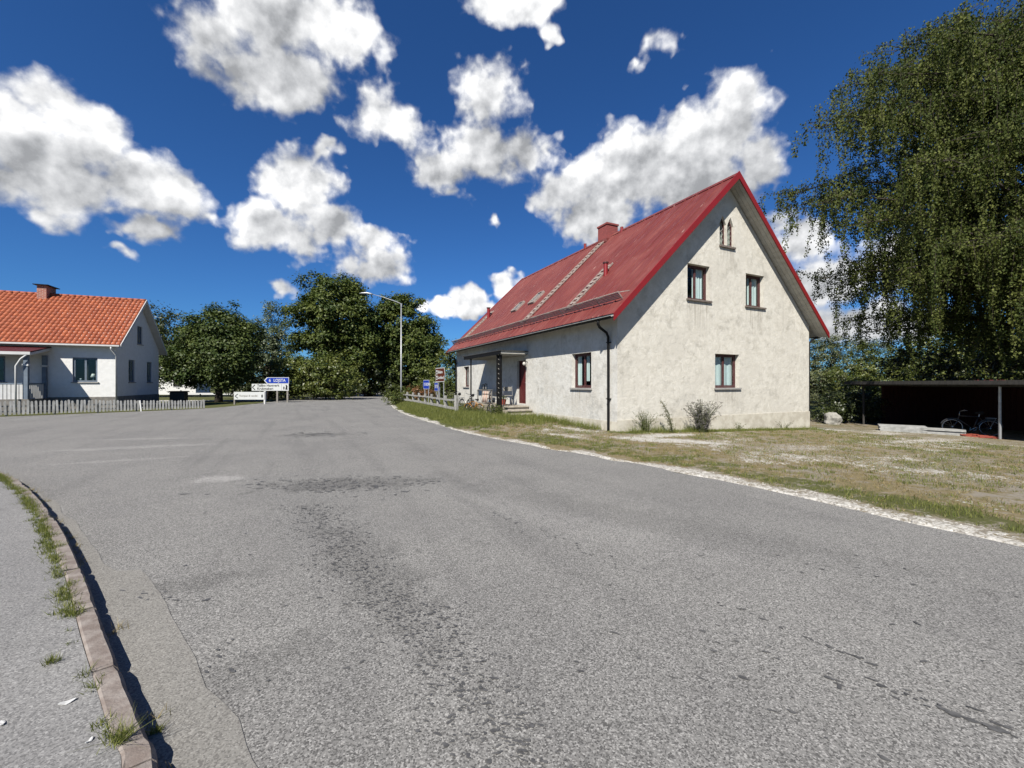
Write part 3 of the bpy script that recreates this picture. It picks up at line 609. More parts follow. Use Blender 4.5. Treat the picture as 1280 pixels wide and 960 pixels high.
def window(parent, fn, u0, u1, z0, z1, rec, fm, sm, curtain_and_reflection=None, label=None, sill=True, mull=1, bars=0, sproj=.07):
    M = MB(); t = .055
    fbox(M, fn, u0, u1, z0, z0 + t, rec, rec + .07); fbox(M, fn, u0, u1, z1 - t, z1, rec, rec + .07)
    fbox(M, fn, u0, u0 + t, z0 + t, z1 - t, rec, rec + .07); fbox(M, fn, u1 - t, u1, z0 + t, z1 - t, rec, rec + .07)
    w = M.build('window', fm, parent)
    if label: w['label'] = label
    n = mull + 1; cw = (u1 - u0 - 2 * t) / n
    for k in range(n):
        a_ = u0 + t + cw * k; b_ = a_ + cw; S = MB(); q = .045; d0 = rec + .008
        fbox(S, fn, a_ + .004, b_ - .004, z0 + t + .003, z0 + t + q, d0, d0 + .045); fbox(S, fn, a_ + .004, b_ - .004, z1 - t - q, z1 - t - .003, d0, d0 + .045)
        fbox(S, fn, a_ + .004, a_ + q, z0 + t + q, z1 - t - q, d0, d0 + .045); fbox(S, fn, b_ - q, b_ - .004, z0 + t + q, z1 - t - q, d0, d0 + .045)
        for j in range(bars):
            zz = z0 + (z1 - z0) * (j + 1) / (bars + 1); fbox(S, fn, a_ + q, b_ - q, zz - .012, zz + .012, d0 + .01, d0 + .035)
        S.build('sash', fm, w)
        fbox(MB(), fn, a_ + q - .003, b_ - q + .003, z0 + t + q - .003, z1 - t - q + .003, d0 + .018, d0 + .024).build('pane', MT['glass'], w)
    for (c0, c1, cz0, cz1) in (curtain_and_reflection or []):
        C = MB(); nn_ = 14; pts = []
        for i in range(nn_ + 1):
            uu = u0 + (u1 - u0) * (c0 + (c1 - c0) * i / nn_); pts.append((uu, rec + .105 + .02 * math.sin(i * 1.9)))
        za, zb = z0 + (z1 - z0) * cz0, z0 + (z1 - z0) * cz1
        for i in range(nn_): C.add([fn(pts[i][0], za, pts[i][1]), fn(pts[i + 1][0], za, pts[i + 1][1]), fn(pts[i + 1][0], zb, pts[i + 1][1]), fn(pts[i][0], zb, pts[i][1])], [(0, 1, 2, 3)])
        C.build('curtain_and_reflection', MT['curtain_and_reflection'], w, smooth=True, fix=False)
    if sill: M = MB(); M.prism([(u0 - .06, z0 - .06), (u1 + .06, z0 - .06), (u1 + .06, z0 + .004), (u0 - .06, z0 + .004)], fn, -sproj, rec - .004).build('sill', sm, w)
    return w
house_mats = None
house = thing('stucco_house', 'large weathered cream stucco house with steep red metal roof beside the road', 'house', (3.474, 13.848, 0), TH)
MT['stucco'] = stucco('stucco_cream_gable', (.86, .82, .72), (.70, .66, .565), (.735, .695, .605), house, [(0, 3.2, 4.4, 4.66, 1.5), (0, 6.43, 7.6, 4.66, 1.4), (0, 4.66, 6.07, 1.41, 1.0), (0, 4.9, 5.78, 6.85, 1.1)])
MT['stuccow'] = stucco('stucco_white_front', (.84, .825, .765), (.68, .66, .60), (.70, .665, .59), house, [(1, 1.4, 2.7, 1.41, 1.0)])
fg = lambda u, z, d: (u, d, z)
fl = lambda u, z, d: (d, u, z)
zt = ZE + SL * OE - .19; za = ZR - .19
lan = lambda c: [(c - .18, 6.9), (c + .18, 6.9), (c + .18, 7.72), (c, 8.06), (c - .18, 7.72)]
GW = [(3.22, 4.39, 4.70, 6.0), (6.45, 7.58, 4.70, 6.0), (4.68, 6.05, 1.45, 2.75)]
wall([(0, -1.1), (HW, -1.1), (HW, zt), (HW / 2, za), (0, zt)], [rect(*g_) for g_ in GW] + [lan(5.11), lan(5.54)], fg, .30, 'gable_wall', MT['stucco'], house)
LWN = [(1.42, 2.65, 1.45, 2.75), (14.2, 15.2, 1.42, 2.72)]; DR = (6.48, 7.40, .66, 2.72)
wall([(0, -1.1), (HL, -1.1), (HL, zt), (0, zt)], [rect(*g_) for g_ in LWN] + [rect(*DR)], fl, .30, 'front_wall', MT['stuccow'], house)
wall([(0, -1.1), (HW, -1.1), (HW, zt), (HW / 2, za), (0, zt)], [], lambda u, z, d: (u, HL - d, z), .3, 'rear_gable_wall', MT['stucco'], house)
wall([(0, -1.1), (HL, -1.1), (HL, zt), (0, zt)], [], lambda u, z, d: (HW - d, u, z), .3, 'back_wall', MT['stucco'], house)
MB().box(-.022, -.028, -1.1, HW + .02, -.001, .40).build('plinth', MT['plinth'], house)
MB().box(-.022, .0005, -1.1, -.001, 5.2, .34).build('plinth', MT['plinth'], house)
MB().box(.02, .31, -.3, HW - .31, HL - .31, -.2).build('floor', MT['room'], house)
MB().box(1.6, .31, -.19, 1.65, HL - .31, 3.39).build('added_dark_partition', MT['room'], house)  # dark partitions added so the windows look into darkness
MB().box(1.66, 1.9, -.19, HW - .31, 1.95, 3.39).build('added_dark_partition', MT['room'], house)
MB().box(2.4, 2.1, 3.51, HW - 2.4, 2.15, 6.2).build('added_dark_partition', MT['room'], house)
MB().box(.31, .31, 3.4, HW - .02, HL - .31, 3.5).build('upper_floor', MT['room'], house)
window(house, fg, *GW[0], .17, MT['frame'], MT['sillb'], [(.45, .95, .05, 1)], 'gable window on the upper floor, left of the two')  # pale sheet behind the right pane stands in for its reflection
window(house, fg, *GW[1], .17, MT['frame'], MT['sillb'], [(.4, .95, .05, 1)], 'gable window on the upper floor, right of the two')  # again the right pane's reflection is built as a pale sheet
window(house, fg, *GW[2], .17, MT['frame'], MT['sill'], [(.03, .97, .03, .98)], 'ground-floor gable window with pale blind')
window(house, fl, *LWN[0], .15, MT['frame'], MT['sill'], [(.35, .62, .2, 1), (.75, 1., 0, 1)], 'front window near the downpipe')
window(house, fl, *LWN[1], .15, MT['frame'], MT['sill'], [(.1, .9, 0, 1)], 'front window near the far corner')
for k, c in enumerate((5.11, 5.54)):
    o_ = lan(c); M = MB(); ins = [(c + (q[0] - c) * .80, 7.42 + (q[1] - 7.42) * .93) for q in o_]
    for i in range(5):
        M.prism([o_[i], o_[(i + 1) % 5], ins[(i + 1) % 5], ins[i]], fg, .085, .135)
    w = M.build('lancet_window', MT['frame'], house); S = MB()
    for j in range(4):
        z0 = 6.98 + j * .2; S.bar(fg(c - .14, z0, .105), fg(c + .14, z0 + .2, .105), .011, .011); S.bar(fg(c + .14, z0, .105), fg(c - .14, z0 + .2, .105), .011, .011)
    S.build('lattice', MT['sill'], w)
    MB().prism(ins, fg, .115, .121).build('pane', MT['glass'], w)
MB().prism([(4.9, 6.83), (5.78, 6.83), (5.78, 6.898), (4.9, 6.898)], fg, -.07, .05).build('lancet_sill', MT['sillb'], house)
# door
M = MB(); t = .07; u0, u1, z0, z1 = DR
fbox(M, fl, u0, u0 + t, z0, z1, .12, .22); fbox(M, fl, u1 - t, u1, z0, z1, .12, .22); fbox(M, fl, u0 + t, u1 - t, z1 - t, z1, .12, .22)
dr = fbox(MB(), fl, u0 + t + .003, u1 - t - .003, z0, z1 - t - .003, .15, .20).build('door', MT['door'], house)
M.build('door_frame', MT['frame'], dr)
for (a_, b_) in ((.1, .85), (.95, 1.85)): fbox(MB(), fl, u0 + .17, u1 - .17, z0 + a_, z0 + b_, .138, .1495).build('door_panel', MT['door'], dr)
MB().tube([fl(u0 + .13, z0 + 1.0, .15), fl(u0 + .13, z0 + 1.0, .09), fl(u0 + .24, z0 + 1.0, .09)], .012, 8).build('door_handle', MT['steel'], dr)
# wall lamp by the door
o = MB().tube([fl(6.3, 2.62, 0.), fl(6.3, 2.68, -.12), fl(6.3, 2.60, -.18)], .014, 8).build('wall_lamp', MT['black'], house)
MB().tube([fl(6.3, 2.62, -.18), fl(6.3, 2.56, -.18), fl(6.3, 2.46, -.18)], [.03, .075, .06], 12).build('lamp_shade', MT['lamp'], o, smooth=True)
# roof
rz_ = lambda a_: ZE + SL * (a_ + OE) if a_ <= HW / 2 else ZE + SL * (HW + OE - a_)
phi = math.atan(SL); NRM = Vector((-math.sin(phi), 0, math.cos(phi)))
def rp(a_, b_, off=0): return Vector((a_, b_, rz_(a_))) + NRM * off
MT['redroof'] = red_roof('red_roof_metal', house)
M = MB(); t = .14; ov = [(-OE, ZE), (HW / 2, ZR), (HW + OE, ZE), (HW + OE, ZE - t), (HW / 2, ZR - t), (-OE, ZE - t)]
def fr_(u, z, d): return (u, d, z)
for pl in ([ov[0], ov[1], ov[4], ov[5]], [ov[1], ov[2], ov[3], ov[4]]): M.prism(pl, fr_, -OG + .03, HL + OG - .03)
roof = M.build('roof', MT['soffit'], house)
npan = 30; pw_ = (HL + 2 * OG) / npan; Ls_ = math.hypot(HW / 2 + OE, ZR - ZE) + .03
PM = MB(); 
pf = [(.004, 0), (.010, .030), (.026, .030), (.036, .007), (pw_ / 2 - .02, .007), (pw_ / 2, .012), (pw_ / 2 + .02, .007), (pw_ - .02, .007), (pw_ - .01, .03), (pw_ - .002, 0)]
for k in range(len(pf) - 1):
    q, w = pf[k], pf[k + 1]
    PM.add([(-.03, q[0], q[1]), (-.03, w[0], w[1]), (Ls_, w[0], w[1]), (Ls_, q[0], q[1])], [(0, 1, 2, 3)])
PM.add([(-.03, q[0], q[1]) for q in pf], [tuple(range(len(pf)))])
first = None
for k in range(npan):
    if first is None: first = PM.build('roof_panel', MT['redroof'], roof); c = first
    else: c = dup(first, roof)
    c.location = (-OE, -OG + k * pw_, ZE + .004); c.rotation_euler = (0, -phi, 0)
M = MB(); M.prism([(HW / 2, ZR + .02), (HW + OE + .02, ZE + .0), (HW + OE + .02, ZE + .012), (HW / 2, ZR + .035)], fr_, -OG, HL + OG).build('back_roof_panel', MT['redroof'], roof)
M = MB(); M.prism([(HW / 2 - .16, ZR - .10), (HW / 2, ZR + .06), (HW / 2 + .16, ZR - .10), (HW / 2 + .16, ZR - .115 + .03), (HW / 2, ZR + .075), (HW / 2 - .16, ZR - .085 + .02)][:3] + [(HW / 2 + .14, ZR - .06), (HW / 2, ZR + .078), (HW / 2 - .14, ZR - .06)][0:0], fr_, -OG, HL + OG).build('ridge_cap', MT['redroof'], roof)
for (y0_, y1_) in ((-OG - .012, -OG + .027), (HL + OG - .027, HL + OG + .012)):
    for pl in ([(-OE - .05, ZE - .01), (HW / 2, ZR + .085), (HW / 2, ZR - .20), (-OE - .05, ZE - .25)], [(HW / 2, ZR + .085), (HW + OE + .05, ZE - .01), (HW + OE + .05, ZE - .25), (HW / 2, ZR - .20)]):
        MB().prism(pl, fr_, y0_, y1_).build('bargeboard', MT['barge'], roof)
for k in range(3):                                   # soffit boards under the verge
    y0_ = -OG + .034 + k * .158; y1_ = y0_ + .150
    for sgn in (0, 1):
        pl = [(-OE, ZE - .145), (HW / 2, ZR - .145), (HW / 2, ZR - .165), (-OE, ZE - .165)]
        if sgn: pl = [(HW - q[0], q[1]) for q in pl]
        MB().prism(pl, fr_, y0_, y1_).build('soffit_board', MT['soffit'], roof)
# gutter along the eave
M = MB(); n = 8; R1, R0 = .07, .062; cx, cz = -OE - .075, ZE - .10
pf = [(cx + R1 * math.cos(math.pi + math.pi * i / n), cz + R1 * math.sin(math.pi + math.pi * i / n)) for i in range(n + 1)] + [(cx + R0 * math.cos(2 * math.pi - math.pi * i / n), cz + R0 * math.sin(2 * math.pi - math.pi * i / n)) for i in range(n + 1)]
M.prism(pf, fr_, -OG + .05, HL + OG - .05); gut = M.build('gutter', MT['black'], house)
M = MB()
for sgn, b0 in ((1, .36), (1, HL - .1)): pass
def downpipe(b0, lab):
    M = MB().tube([(cx, b0 - .12, cz - .05), (cx, b0 - .10, cz - .16), (cx + .1, b0 - .05, cz - .26), (-.16, b0, cz - .42), (-.09, b0, cz - .55), (-.085, b0, 2.), (-.085, b0, .12), (-.085, b0, .0)], .045, 10)
    d_ = M.build('downpipe', MT['black'], house, smooth=True)
    for z_ in (3.0, 1.1): MB().box(-.14, b0 - .055, z_ - .015, -.001, b0 + .055, z_ + .015).build('pipe_clip', MT['black'], d_)
downpipe(.36, ''); downpipe(HL - .12, '')
MB().tube([(HW + OE + .075, -OG + .1, ZE - .1), (HW + OE + .075, HL + OG, ZE - .1)], .065, 8).build('back_gutter', MT['black'], house)
MB().tube([(HW + OE + .07, -.1, ZE - .15), (HW + .35, -.02, ZE - .22), (HW + .08, .05, ZE - .45), (HW + .08, .05, -.4)], .045, 8).build('downpipe', MT['black'], house)
# snow guard
M = MB(); y = -.25
while y < HL + .4:
    M.bar(rp(.02, y, .02), rp(.02, y, .30), .03, .012, (1, 0, 0)); M.bar(rp(.32, y, .03), rp(.03, y, .28), .03, .012, (0, 1, 0)); y += 1.18
for off in (.31, .255, .20, .145, .09): M.tube([rp(.0, -.3, off), rp(.0, HL + .45, off)], .02, 6)
M.build('snow_guard', MT['rust'], house)
def ladder(b0, a0, a1, w=.36):
    M = MB()
    for s_ in (-1, 1): M.bar(rp(a0, b0 + s_ * w / 2, .085), rp(a1, b0 + s_ * w / 2, .085), .035, .06, NRM)
    n = int((a1 - a0) / math.cos(phi) / .30)
    for i in range(n + 1):
        a_ = a0 + (a1 - a0) * (i + .5) / (n + 1); M.bar(rp(a_, b0 - w / 2, .09), rp(a_, b0 + w / 2, .09), .10, .03, NRM)
    for i in range(4):
        a_ = a0 + (a1 - a0) * (i + .3) / 4
        for s_ in (-1, 1): M.bar(rp(a_, b0 + s_ * w / 2, 0), rp(a_, b0 + s_ * w / 2, .09), .03, .03, (0, 1, 0))
    return M.build('roof_ladder', MT['ladder'], house)
ladder(7.05, .18, 5.15); ladder(3.2, .18, 2.35); ladder(15.6, .3, 2.3)
for (a_, b_, r_, h_) in ((1.75, 2.85, .09, .55), (1.7, 15.15, .10, .75)):
    q = rp(a_, b_, -.05); v_ = MB().tube([q, q + Vector((0, 0, h_))], r_, 12).build('vent_pipe', MT['barge'], house, smooth=False)
    MB().tube([q + Vector((0, 0, h_ + .001)), q + Vector((0, 0, h_ + .05))], r_ * 1.35, 12).build('cap', MT['frame'], v_)
for (a_, b_, h_) in ((5.3, 9.2, .35), (5.2, 5.9, .3)):
    q = rp(a_, b_, -.05); MB().tube([q, q + Vector((0, 0, h_))], .08, 10).build('vent_pipe', MT['barge'], house)
for (a0, a1, b0, b1) in ((1.45, 2.0, 10.35, 10.95), (1.6, 2.25, 8.55, 9.15)):
    M = MB(); 
    for (p_, q_) in (((a0, b0), (a1, b0)), ((a0, b1), (a1, b1)), ((a0, b0), (a0, b1)), ((a1, b0), (a1, b1))): M.bar(rp(*p_, .06), rp(*q_, .06), .06, .13, NRM)
    hh_ = M.build('roof_hatch', MT['rust'], house)
    MB().bar(rp(a0 + .04, (b0 + b1) / 2, .07), rp(a1 - .04, (b0 + b1) / 2, .07), b1 - b0 - .07, .05, NRM).build('hatch_glass', MT['glass'], hh_)
# chimney
ch = MB().box(4.9, 6.67, 8.4, 5.62, 7.43, 9.98).build('chimney', MT['brickp'], house)
MB().box(4.86, 6.63, 9.981, 5.66, 7.47, 10.07).build('chimney_cap', MT['brickp'], ch)
MB().box(4.82, 6.59, 9.05, 5.5, 7.51, 9.22).build('flashing', MT['redroof'], ch)
# porch canopy, posts, deck and steps
can = MB().box(-1.36, 6.28, 2.98, -.002, 11.2, 3.10).build('porch_canopy', MT['soffit'], house)
MB().box(-1.40, 6.30, 2.94, -1.362, 11.22, 3.13).build('fascia', MT['black'], can)
MB().box(-1.42, 6.22, 3.101, .0, 11.28, 3.13).build('canopy_roofing', MT['shedroof'], can)
M = MB()
for i in range(18): M.box(-1.33, 6.4 + i * .27, 2.93, -.02, 6.45 + i * .27, 2.979)
M.build('rafters', MT['soffit'], can)
MB().box(-1.30, 10.38, .55, -1.24, 10.44, 2.95).build('post', MT['black'], can)
MB().box(-1.32, 6.80, .15, -1.22, 6.90, 2.95).build('post', MT['black'], can)
MB().box(-1.32, 6.48, .15, -1.22, 6.58, 2.95).build('post', MT['black'], can)
for k in range(9): MB().bar((-1.27, 6.58, .9 + k * .22), (-1.27, 6.80, 1.0 + k * .22), .02, .02).build('trellis_bar', MT['wood'], can)
dk = MB().box(-1.22, 6.9, .44, -.03, 10.6, .55).build('porch_deck', MT['wood'], house)
for k in range(9): MB().box(-1.32 + k * .143, 6.62, .551, -1.32 + k * .143 + .135, 10.7, .585).build('deck_board', MT['deck'], dk)
for k in range(2): MB().box(-1.345, 6.92, .28 + k * .155, -1.321, 10.7, .42 + k * .155).build('skirt_board', MT['deck'], dk)
for b_ in (7.0, 8.7, 10.5): MB().box(-1.3, b_, -.1, -1.2, b_ + .1, .44).build('pier', MT['step'], dk)
st = thing('x', '', '') ; bpy.data.objects.remove(st)
stp = MB().box(-1.18, 6.46, -.1, -.03, 6.62, .58).build('steps', MT['step'], house)
for k in range(4): MB().box(-1.2 - .02 * k, 6.46 - .33 * (k + 1) - .03, -.15, -.026, 6.459 - .33 * k, .655 - .165 * k - .07).build('riser', MT['step'], stp) if False else None
for k in range(4):
    zt_ = .60 - .155 * k
    MB().box(-1.15 + random.uniform(-.05, .05), 6.455 - .33 * (k + 1) - .02, zt_ - .075, -.03, 6.455 - .33 * k, zt_).build('step', MT['step'], stp, bevel=.012)
    MB().box(-1.08, 6.455 - .33 * (k + 1) + .03, -.2, -.03, 6.455 - .33 * k - .002, zt_ - .0755).build('riser', MT['step'], stp)
MB().box(-1.12, 4.55, -.1, -.03, 5.10, .05).build('step', MT['step'], stp, bevel=.02)

# ================================================================== bicycles and porch things
def H(a_, b_, z_): q = P0 + UU * a_ + VV * b_; return (q[0], q[1], z_)
def bicycle(label, loc, rz, tilt, fm, sc=1., group='bicycles'):
    t = thing('bicycle', label, 'bicycle', loc, rz, group); t.rotation_euler = (tilt, 0, rz); t.scale = (sc, sc, sc); r = .335
    for x_ in (-.52, .53):
        w = MB().ring((x_, 0, r), (0, 1, 0), r - .02, .02, 32, 6).build('wheel', MT['rubber'], t, smooth=True)
        MB().ring((x_, 0, r), (0, 1, 0), r - .045, .012, 32, 5).build('rim', MT['chrome'], w, smooth=True)
        S = MB()
        for k in range(14):
            a_ = 2 * math.pi * k / 14; S.tube([(x_ + .02 * math.cos(a_ + .6), 0, r + .02 * math.sin(a_ + .6)), (x_ + (r - .05) * math.cos(a_), 0, r + (r - .05) * math.sin(a_))], .0025, 4, False)
        S.tube([(x_, -.05, r), (x_, .05, r)], .022, 8); S.build('spokes', MT['chrome'], w)
    bb = (-.06, 0, .29); st_ = (-.22, 0, .78); hd = (.33, 0, .80); hd2 = (.36, 0, .66)
    M = MB()
    for p_, q_ in ((bb, st_), (st_, hd), (bb, hd2), (hd, hd2)): M.tube([p_, q_], .017, 8)
    for s_ in (-.06, .06):
        M.tube([bb, (-.52, s_, r)], .010, 6); M.tube([st_, (-.52, s_, r)], .009, 6); M.tube([hd2, (.42, s_, .5), (.53, s_, r)], .011, 6)
    M.build('frame', fm, t, smooth=True)
    MB().tube([hd, (.31, 0, .97)], .013, 8).tube([(.12, -.29, 1.0), (.22, -.27, 1.02), (.30, -.15, .98), (.31, 0, .97), (.30, .15, .98), (.22, .27, 1.02), (.12, .29, 1.0)], .011, 8).build('handlebar', MT['chrome'], t, smooth=True)
    sd_ = MB().tube([(-.38, 0, .93), (-.33, 0, .94), (-.22, 0, .935), (-.10, 0, .93)], [.02, .085, .055, .02], 10).build('saddle', MT['rubber'], t, smooth=True)
    MB().tube([st_, (-.25, 0, .92)], .012, 8).build('seat_post', MT['chrome'], sd_)
    c_ = MB().ring(bb, (0, 1, 0), .085, .008, 20, 5).tube([(-.06, -.06, .29), (-.06, .06, .29)], .016, 8).tube([(-.06, .06, .29), (.08, .07, .20)], .010, 6).tube([(-.06, -.06, .29), (-.20, -.07, .38)], .010, 6).build('crank', MT['chrome'], t)
    for q in ((.08, .11, .20), (-.20, -.11, .38)): MB().box(q[0] - .04, q[1] - .04, q[2] - .012, q[0] + .04, q[1] + .04, q[2] + .012).build('pedal', MT['rubber'], c_)
    for x_, a0, a1 in ((-.52, 20, 170), (.53, 20, 150)):
        pts = [(x_ + (r + .02) * math.cos(R(a_)), 0, r + (r + .02) * math.sin(R(a_))) for a_ in range(a0, a1 + 1, 15)]
        MB().tube(pts, .016, 6).build('mudguard', fm, t)
    MB().box(-.70, -.06, .73, -.40, .06, .75).tube([(-.68, .05, .73), (-.52, .06, r)], .006, 5).tube([(-.68, -.05, .73), (-.52, -.06, r)], .006, 5).build('rack', MT['bikegrey'], t)
    return t
bicycle('grey bicycle leaning against the far end of the house porch', H(-1.65, 11.3, .12), TH + R(100), R(-8), MT['bikegrey'])
bicycle('black bicycle parked in front of the porch deck behind the orange one', H(-1.6, 9.75, .13), TH + R(84), R(7), MT['bikeblk'], .95)
bicycle('small orange bicycle standing in the grass before the porch', H(-1.95, 8.3, .14), TH + R(115), R(8), MT['orange'], .75)
bicycle('dark bicycle in the weeds next to the porch steps', H(-1.85, 6.5, .12), TH + R(80), R(10), MT['bikeblk'], .8)
# striped rug over a drying rack
rk = thing('drying_rack', 'thin metal drying rack on the porch carrying the striped rug', 'drying rack', H(-.95, 9.0, .586), TH)
M = MB().tube([(0, -.55, .62), (0, .55, .62)], .014, 6)
for s_ in (-.5, .5): M.tube([(-.2, s_, 0), (0, s_, .62), (.2, s_, 0)], .012, 6)
M.build('frame', MT['bikegrey'], rk)
def rugm():
    m, N, b, out = new_mat('striped_rug'); tc = N.n('ShaderNodeTexCoord').outputs['Object']; s = N.n('ShaderNodeSeparateXYZ', (tc,)).outputs[1]
    f = N.m('FRACT', N.m('MULTIPLY', s, 3.3)); c = N.mix(N.ss(f, .30, .34), (.62, .52, .42), (.50, .20, .12)); c = N.mix(N.ss(f, .52, .56), c, (.66, .60, .52)); c = N.mix(N.ss(f, .80, .84), c, (.28, .20, .17))
    m.node_tree.links.new(c, b.inputs['Base Color']); b.inputs['Roughness'].default_value = .95; return m
M = MB(); pr = [(-.10, .08), (-.05, .45), (-.022, .625), (0, .648), (.022, .625), (.05, .4), (.06, .25)]
for i in range(12):
    for k in range(len(pr) - 1):
        y0_, y1_ = -.42 + .07 * i, -.42 + .07 * (i + 1); w0, w1 = .012 * math.sin(i * 1.3), .012 * math.sin((i + 1) * 1.3)
        M.add([(pr[k][0] + w0, y0_, pr[k][1]), (pr[k][0] + w1, y1_, pr[k][1]), (pr[k + 1][0] + w1, y1_, pr[k + 1][1]), (pr[k + 1][0] + w0, y0_, pr[k + 1][1])], [(0, 1, 2, 3)])
rug = M.build('striped_rug', rugm(), smooth=True, fix=False, label='striped rag rug in cream, rust and brown hung over a rack on the porch', cat='rug'); rug.location = H(-.95, 9.0, .586); rug.rotation_euler = (0, 0, TH)
md = rug.modifiers.new('thick', 'SOLIDIFY'); md.thickness = .01
# folding chair and bits
fc = thing('folding_chair', 'folded grey metal garden chair by the porch steps', 'chair', H(-.75, 6.85, .586), TH + R(70))
for s_ in (-.22, .22):
    MB().tube([(-.25, s_, 0), (.28, s_, .92)], .013, 6).build('leg', MT['bikegrey'], fc); MB().tube([(.25, s_ * .9, 0), (-.22, s_ * .9, .5)], .013, 6).build('leg', MT['bikegrey'], fc)
MB().box(-.24, -.19, .46, .08, .19, .49).build('seat', MT['wood'], fc); MB().box(.20, -.2, .68, .24, .2, .88).build('backrest', MT['wood'], fc)
def pot(loc, r_, h_, m_, lab, plant=True):
    t = thing('flower_pot', lab, 'flower pot', loc); MB().tube([(0, 0, 0), (0, 0, h_ * .8), (0, 0, h_)], [r_ * .7, r_, r_ * 1.08], 14).build('pot', m_, t, smooth=False)
    if plant:
        n = 160; q = rng.normal(0, r_ * .7, (n, 2)); P_ = np.c_[q, np.full(n, h_) + rng.uniform(0, .15, n)]
        me = leaf_mesh('foliage', P_, rng.normal(0, 1, (n, 3)), .05, rng.random(n)); link('foliage', me, MT['lf_bush'], t)
def leaf_mesh(name, P_, Nn, size, tint, asp=.62, droop=None):
    n = len(P_); Nn = Nn / (np.linalg.norm(Nn, axis=1)[:, None] + 1e-9)
    t_ = rng.normal(0, 1, (n, 3)) if droop is None else droop
    t_ = t_ - Nn * (t_ * Nn).sum(1)[:, None]; t_ /= (np.linalg.norm(t_, axis=1)[:, None] + 1e-9); w_ = np.cross(Nn, t_)
    s_ = (size * rng.uniform(.65, 1.3, n))[:, None]
    V = np.stack([P_ - t_ * s_ * .5, P_ + w_ * s_ * asp * .5 + Nn * s_ * .12, P_ + t_ * s_ * .5, P_ - w_ * s_ * asp * .5 + Nn * s_ * .12], 1).reshape(-1, 3)
    return np_mesh(name, V, None, 4, tint)
pot(H(-.5, 7.9, .586), .14, .26, MT['redbrick'], 'clay pot with a leafy plant on the porch deck between rug and chair')
tb = thing('porch_table', 'small weathered wooden table on the porch beside the grey bicycle', 'table', H(-.6, 10.1, .586), TH)
for k in range(5): MB().box(-.3, -.4 + k * .162, .68, .3, -.4 + k * .162 + .15, .71).build('table_board', MT['wood'], tb)
for sx_ in (-.26, .26):
    for sy_ in (-.34, .34): MB().box(sx_ - .025, sy_ - .025, 0, sx_ + .025, sy_ + .025, .68).build('leg', MT['wood'], tb)
for (bb_, hh_, lab) in ((10.3, .30, 'dark lantern on the porch table, the left one'), (9.95, .34, 'dark lantern on the porch table, the right one')):
    t = thing('lantern', lab, 'lantern', H(-.6, bb_, 1.297), TH, 'lanterns on the porch table'); MB().box(-.07, -.07, 0, .07, .07, .03).build('base', MT['black'], t)
    for sx_ in (-.06, .06):
        for sy_ in (-.06, .06): MB().box(sx_ - .008, sy_ - .008, .03, sx_ + .008, sy_ + .008, hh_ - .06).build('bar', MT['black'], t)
    MB().add([(-.08, -.08, hh_ - .06), (.08, -.08, hh_ - .06), (.08, .08, hh_ - .06), (-.08, .08, hh_ - .06), (0, 0, hh_)], [(0, 1, 2, 3), (0, 1, 4), (1, 2, 4), (2, 3, 4), (3, 0, 4)]).build('roof', MT['black'], t)
    MB().tube([(0, 0, .031), (0, 0, .15)], .025, 8).build('candle', MT['paper'], t)

# ================================================================== rail fence
fp = smooth_line([(-2.7, 20.4), (-3.75, 22.6), (-5.1, 25.8), (-6.6, 29.0), (-7.9, 31.6), (-8.6, 33.0)], .1)
fence = thing('rail_fence', 'weathered grey wooden rail fence along the grass verge by the bend', 'fence', (fp[0][0], fp[0][1], 0))
flen = np.concatenate([[0], np.cumsum(np.linalg.norm(np.diff(fp, axis=0), axis=1))]); fo = Vector(fence.location)
fat = lambda s: Vector((np.interp(s, flen, fp[:, 0]), np.interp(s, flen, fp[:, 1]), 0)) - fo
ps = np.linspace(0, flen[-1], 9)
for i, s in enumerate(ps):
    q = fat(s); M = MB(); w = .085 if i == 0 else .06
    ang = TH + .25; M.bar(q + Vector((0, 0, -.1)), q + Vector((random.uniform(-.02, .02), 0, 1.0 + (.06 if i == 0 else 0))), w * 2, w * 1.6, (math.cos(ang), math.sin(ang), 0)); M.build('post', MT['woodl'], fence)
    if 0 < i < 8: MB().bar(q + Vector((.28, .14, .02)), q + Vector((.03, .01, .62)), .09, .05).build('strut', MT['woodl'], fence)
for i in range(8):
    for z_ in (.80, .42):
        MB().bar(fat(ps[i]) + Vector((-.075, -.035, z_ + random.uniform(-.02, .02))), fat(ps[i + 1]) + Vector((-.075, -.035, z_ + random.uniform(-.02, .02))), .045, .13 if z_ < .6 else .085).build('rail', MT['woodl'], fence)

# ================================================================== signs
def text(body, size, mat, parent, loc, ext=.002, align='LEFT', sx=1.):
    cu = bpy.data.curves.new('t', 'FONT'); cu.body = body; cu.size = size; cu.extrude = ext; cu.align_x = align; cu.align_y = 'CENTER'; cu.offset = size * .018; cu.resolution_u = 3
    to = bpy.data.objects.new('t', cu); col.objects.link(to); dg = bpy.context.evaluated_depsgraph_get()
    me = bpy.data.meshes.new_from_object(to.evaluated_get(dg)); bpy.data.objects.remove(to)
    me.transform(Matrix.Rotation(R(90), 4, 'X')); me.transform(Matrix.Diagonal((sx, 1, 1, 1))); me.materials.clear()
    o_ = link('lettering', me, mat, parent); o_.location = loc; return o_
def board(M_name, poly, m_, parent, y0_, y1_): return MB().prism(poly, lambda u, z, d: (u, d, z), y0_, y1_).build(M_name, m_, parent)
def arrow_poly(x0, x1, z0, z1, tip, side):
    zm = (z0 + z1) / 2
    return [(x0 + tip, z0), (x1, z0), (x1, z1), (x0 + tip, z1), (x0, zm)] if side < 0 else [(x0, z0), (x1 - tip, z0), (x1, zm), (x1 - tip, z1), (x0, z1)]
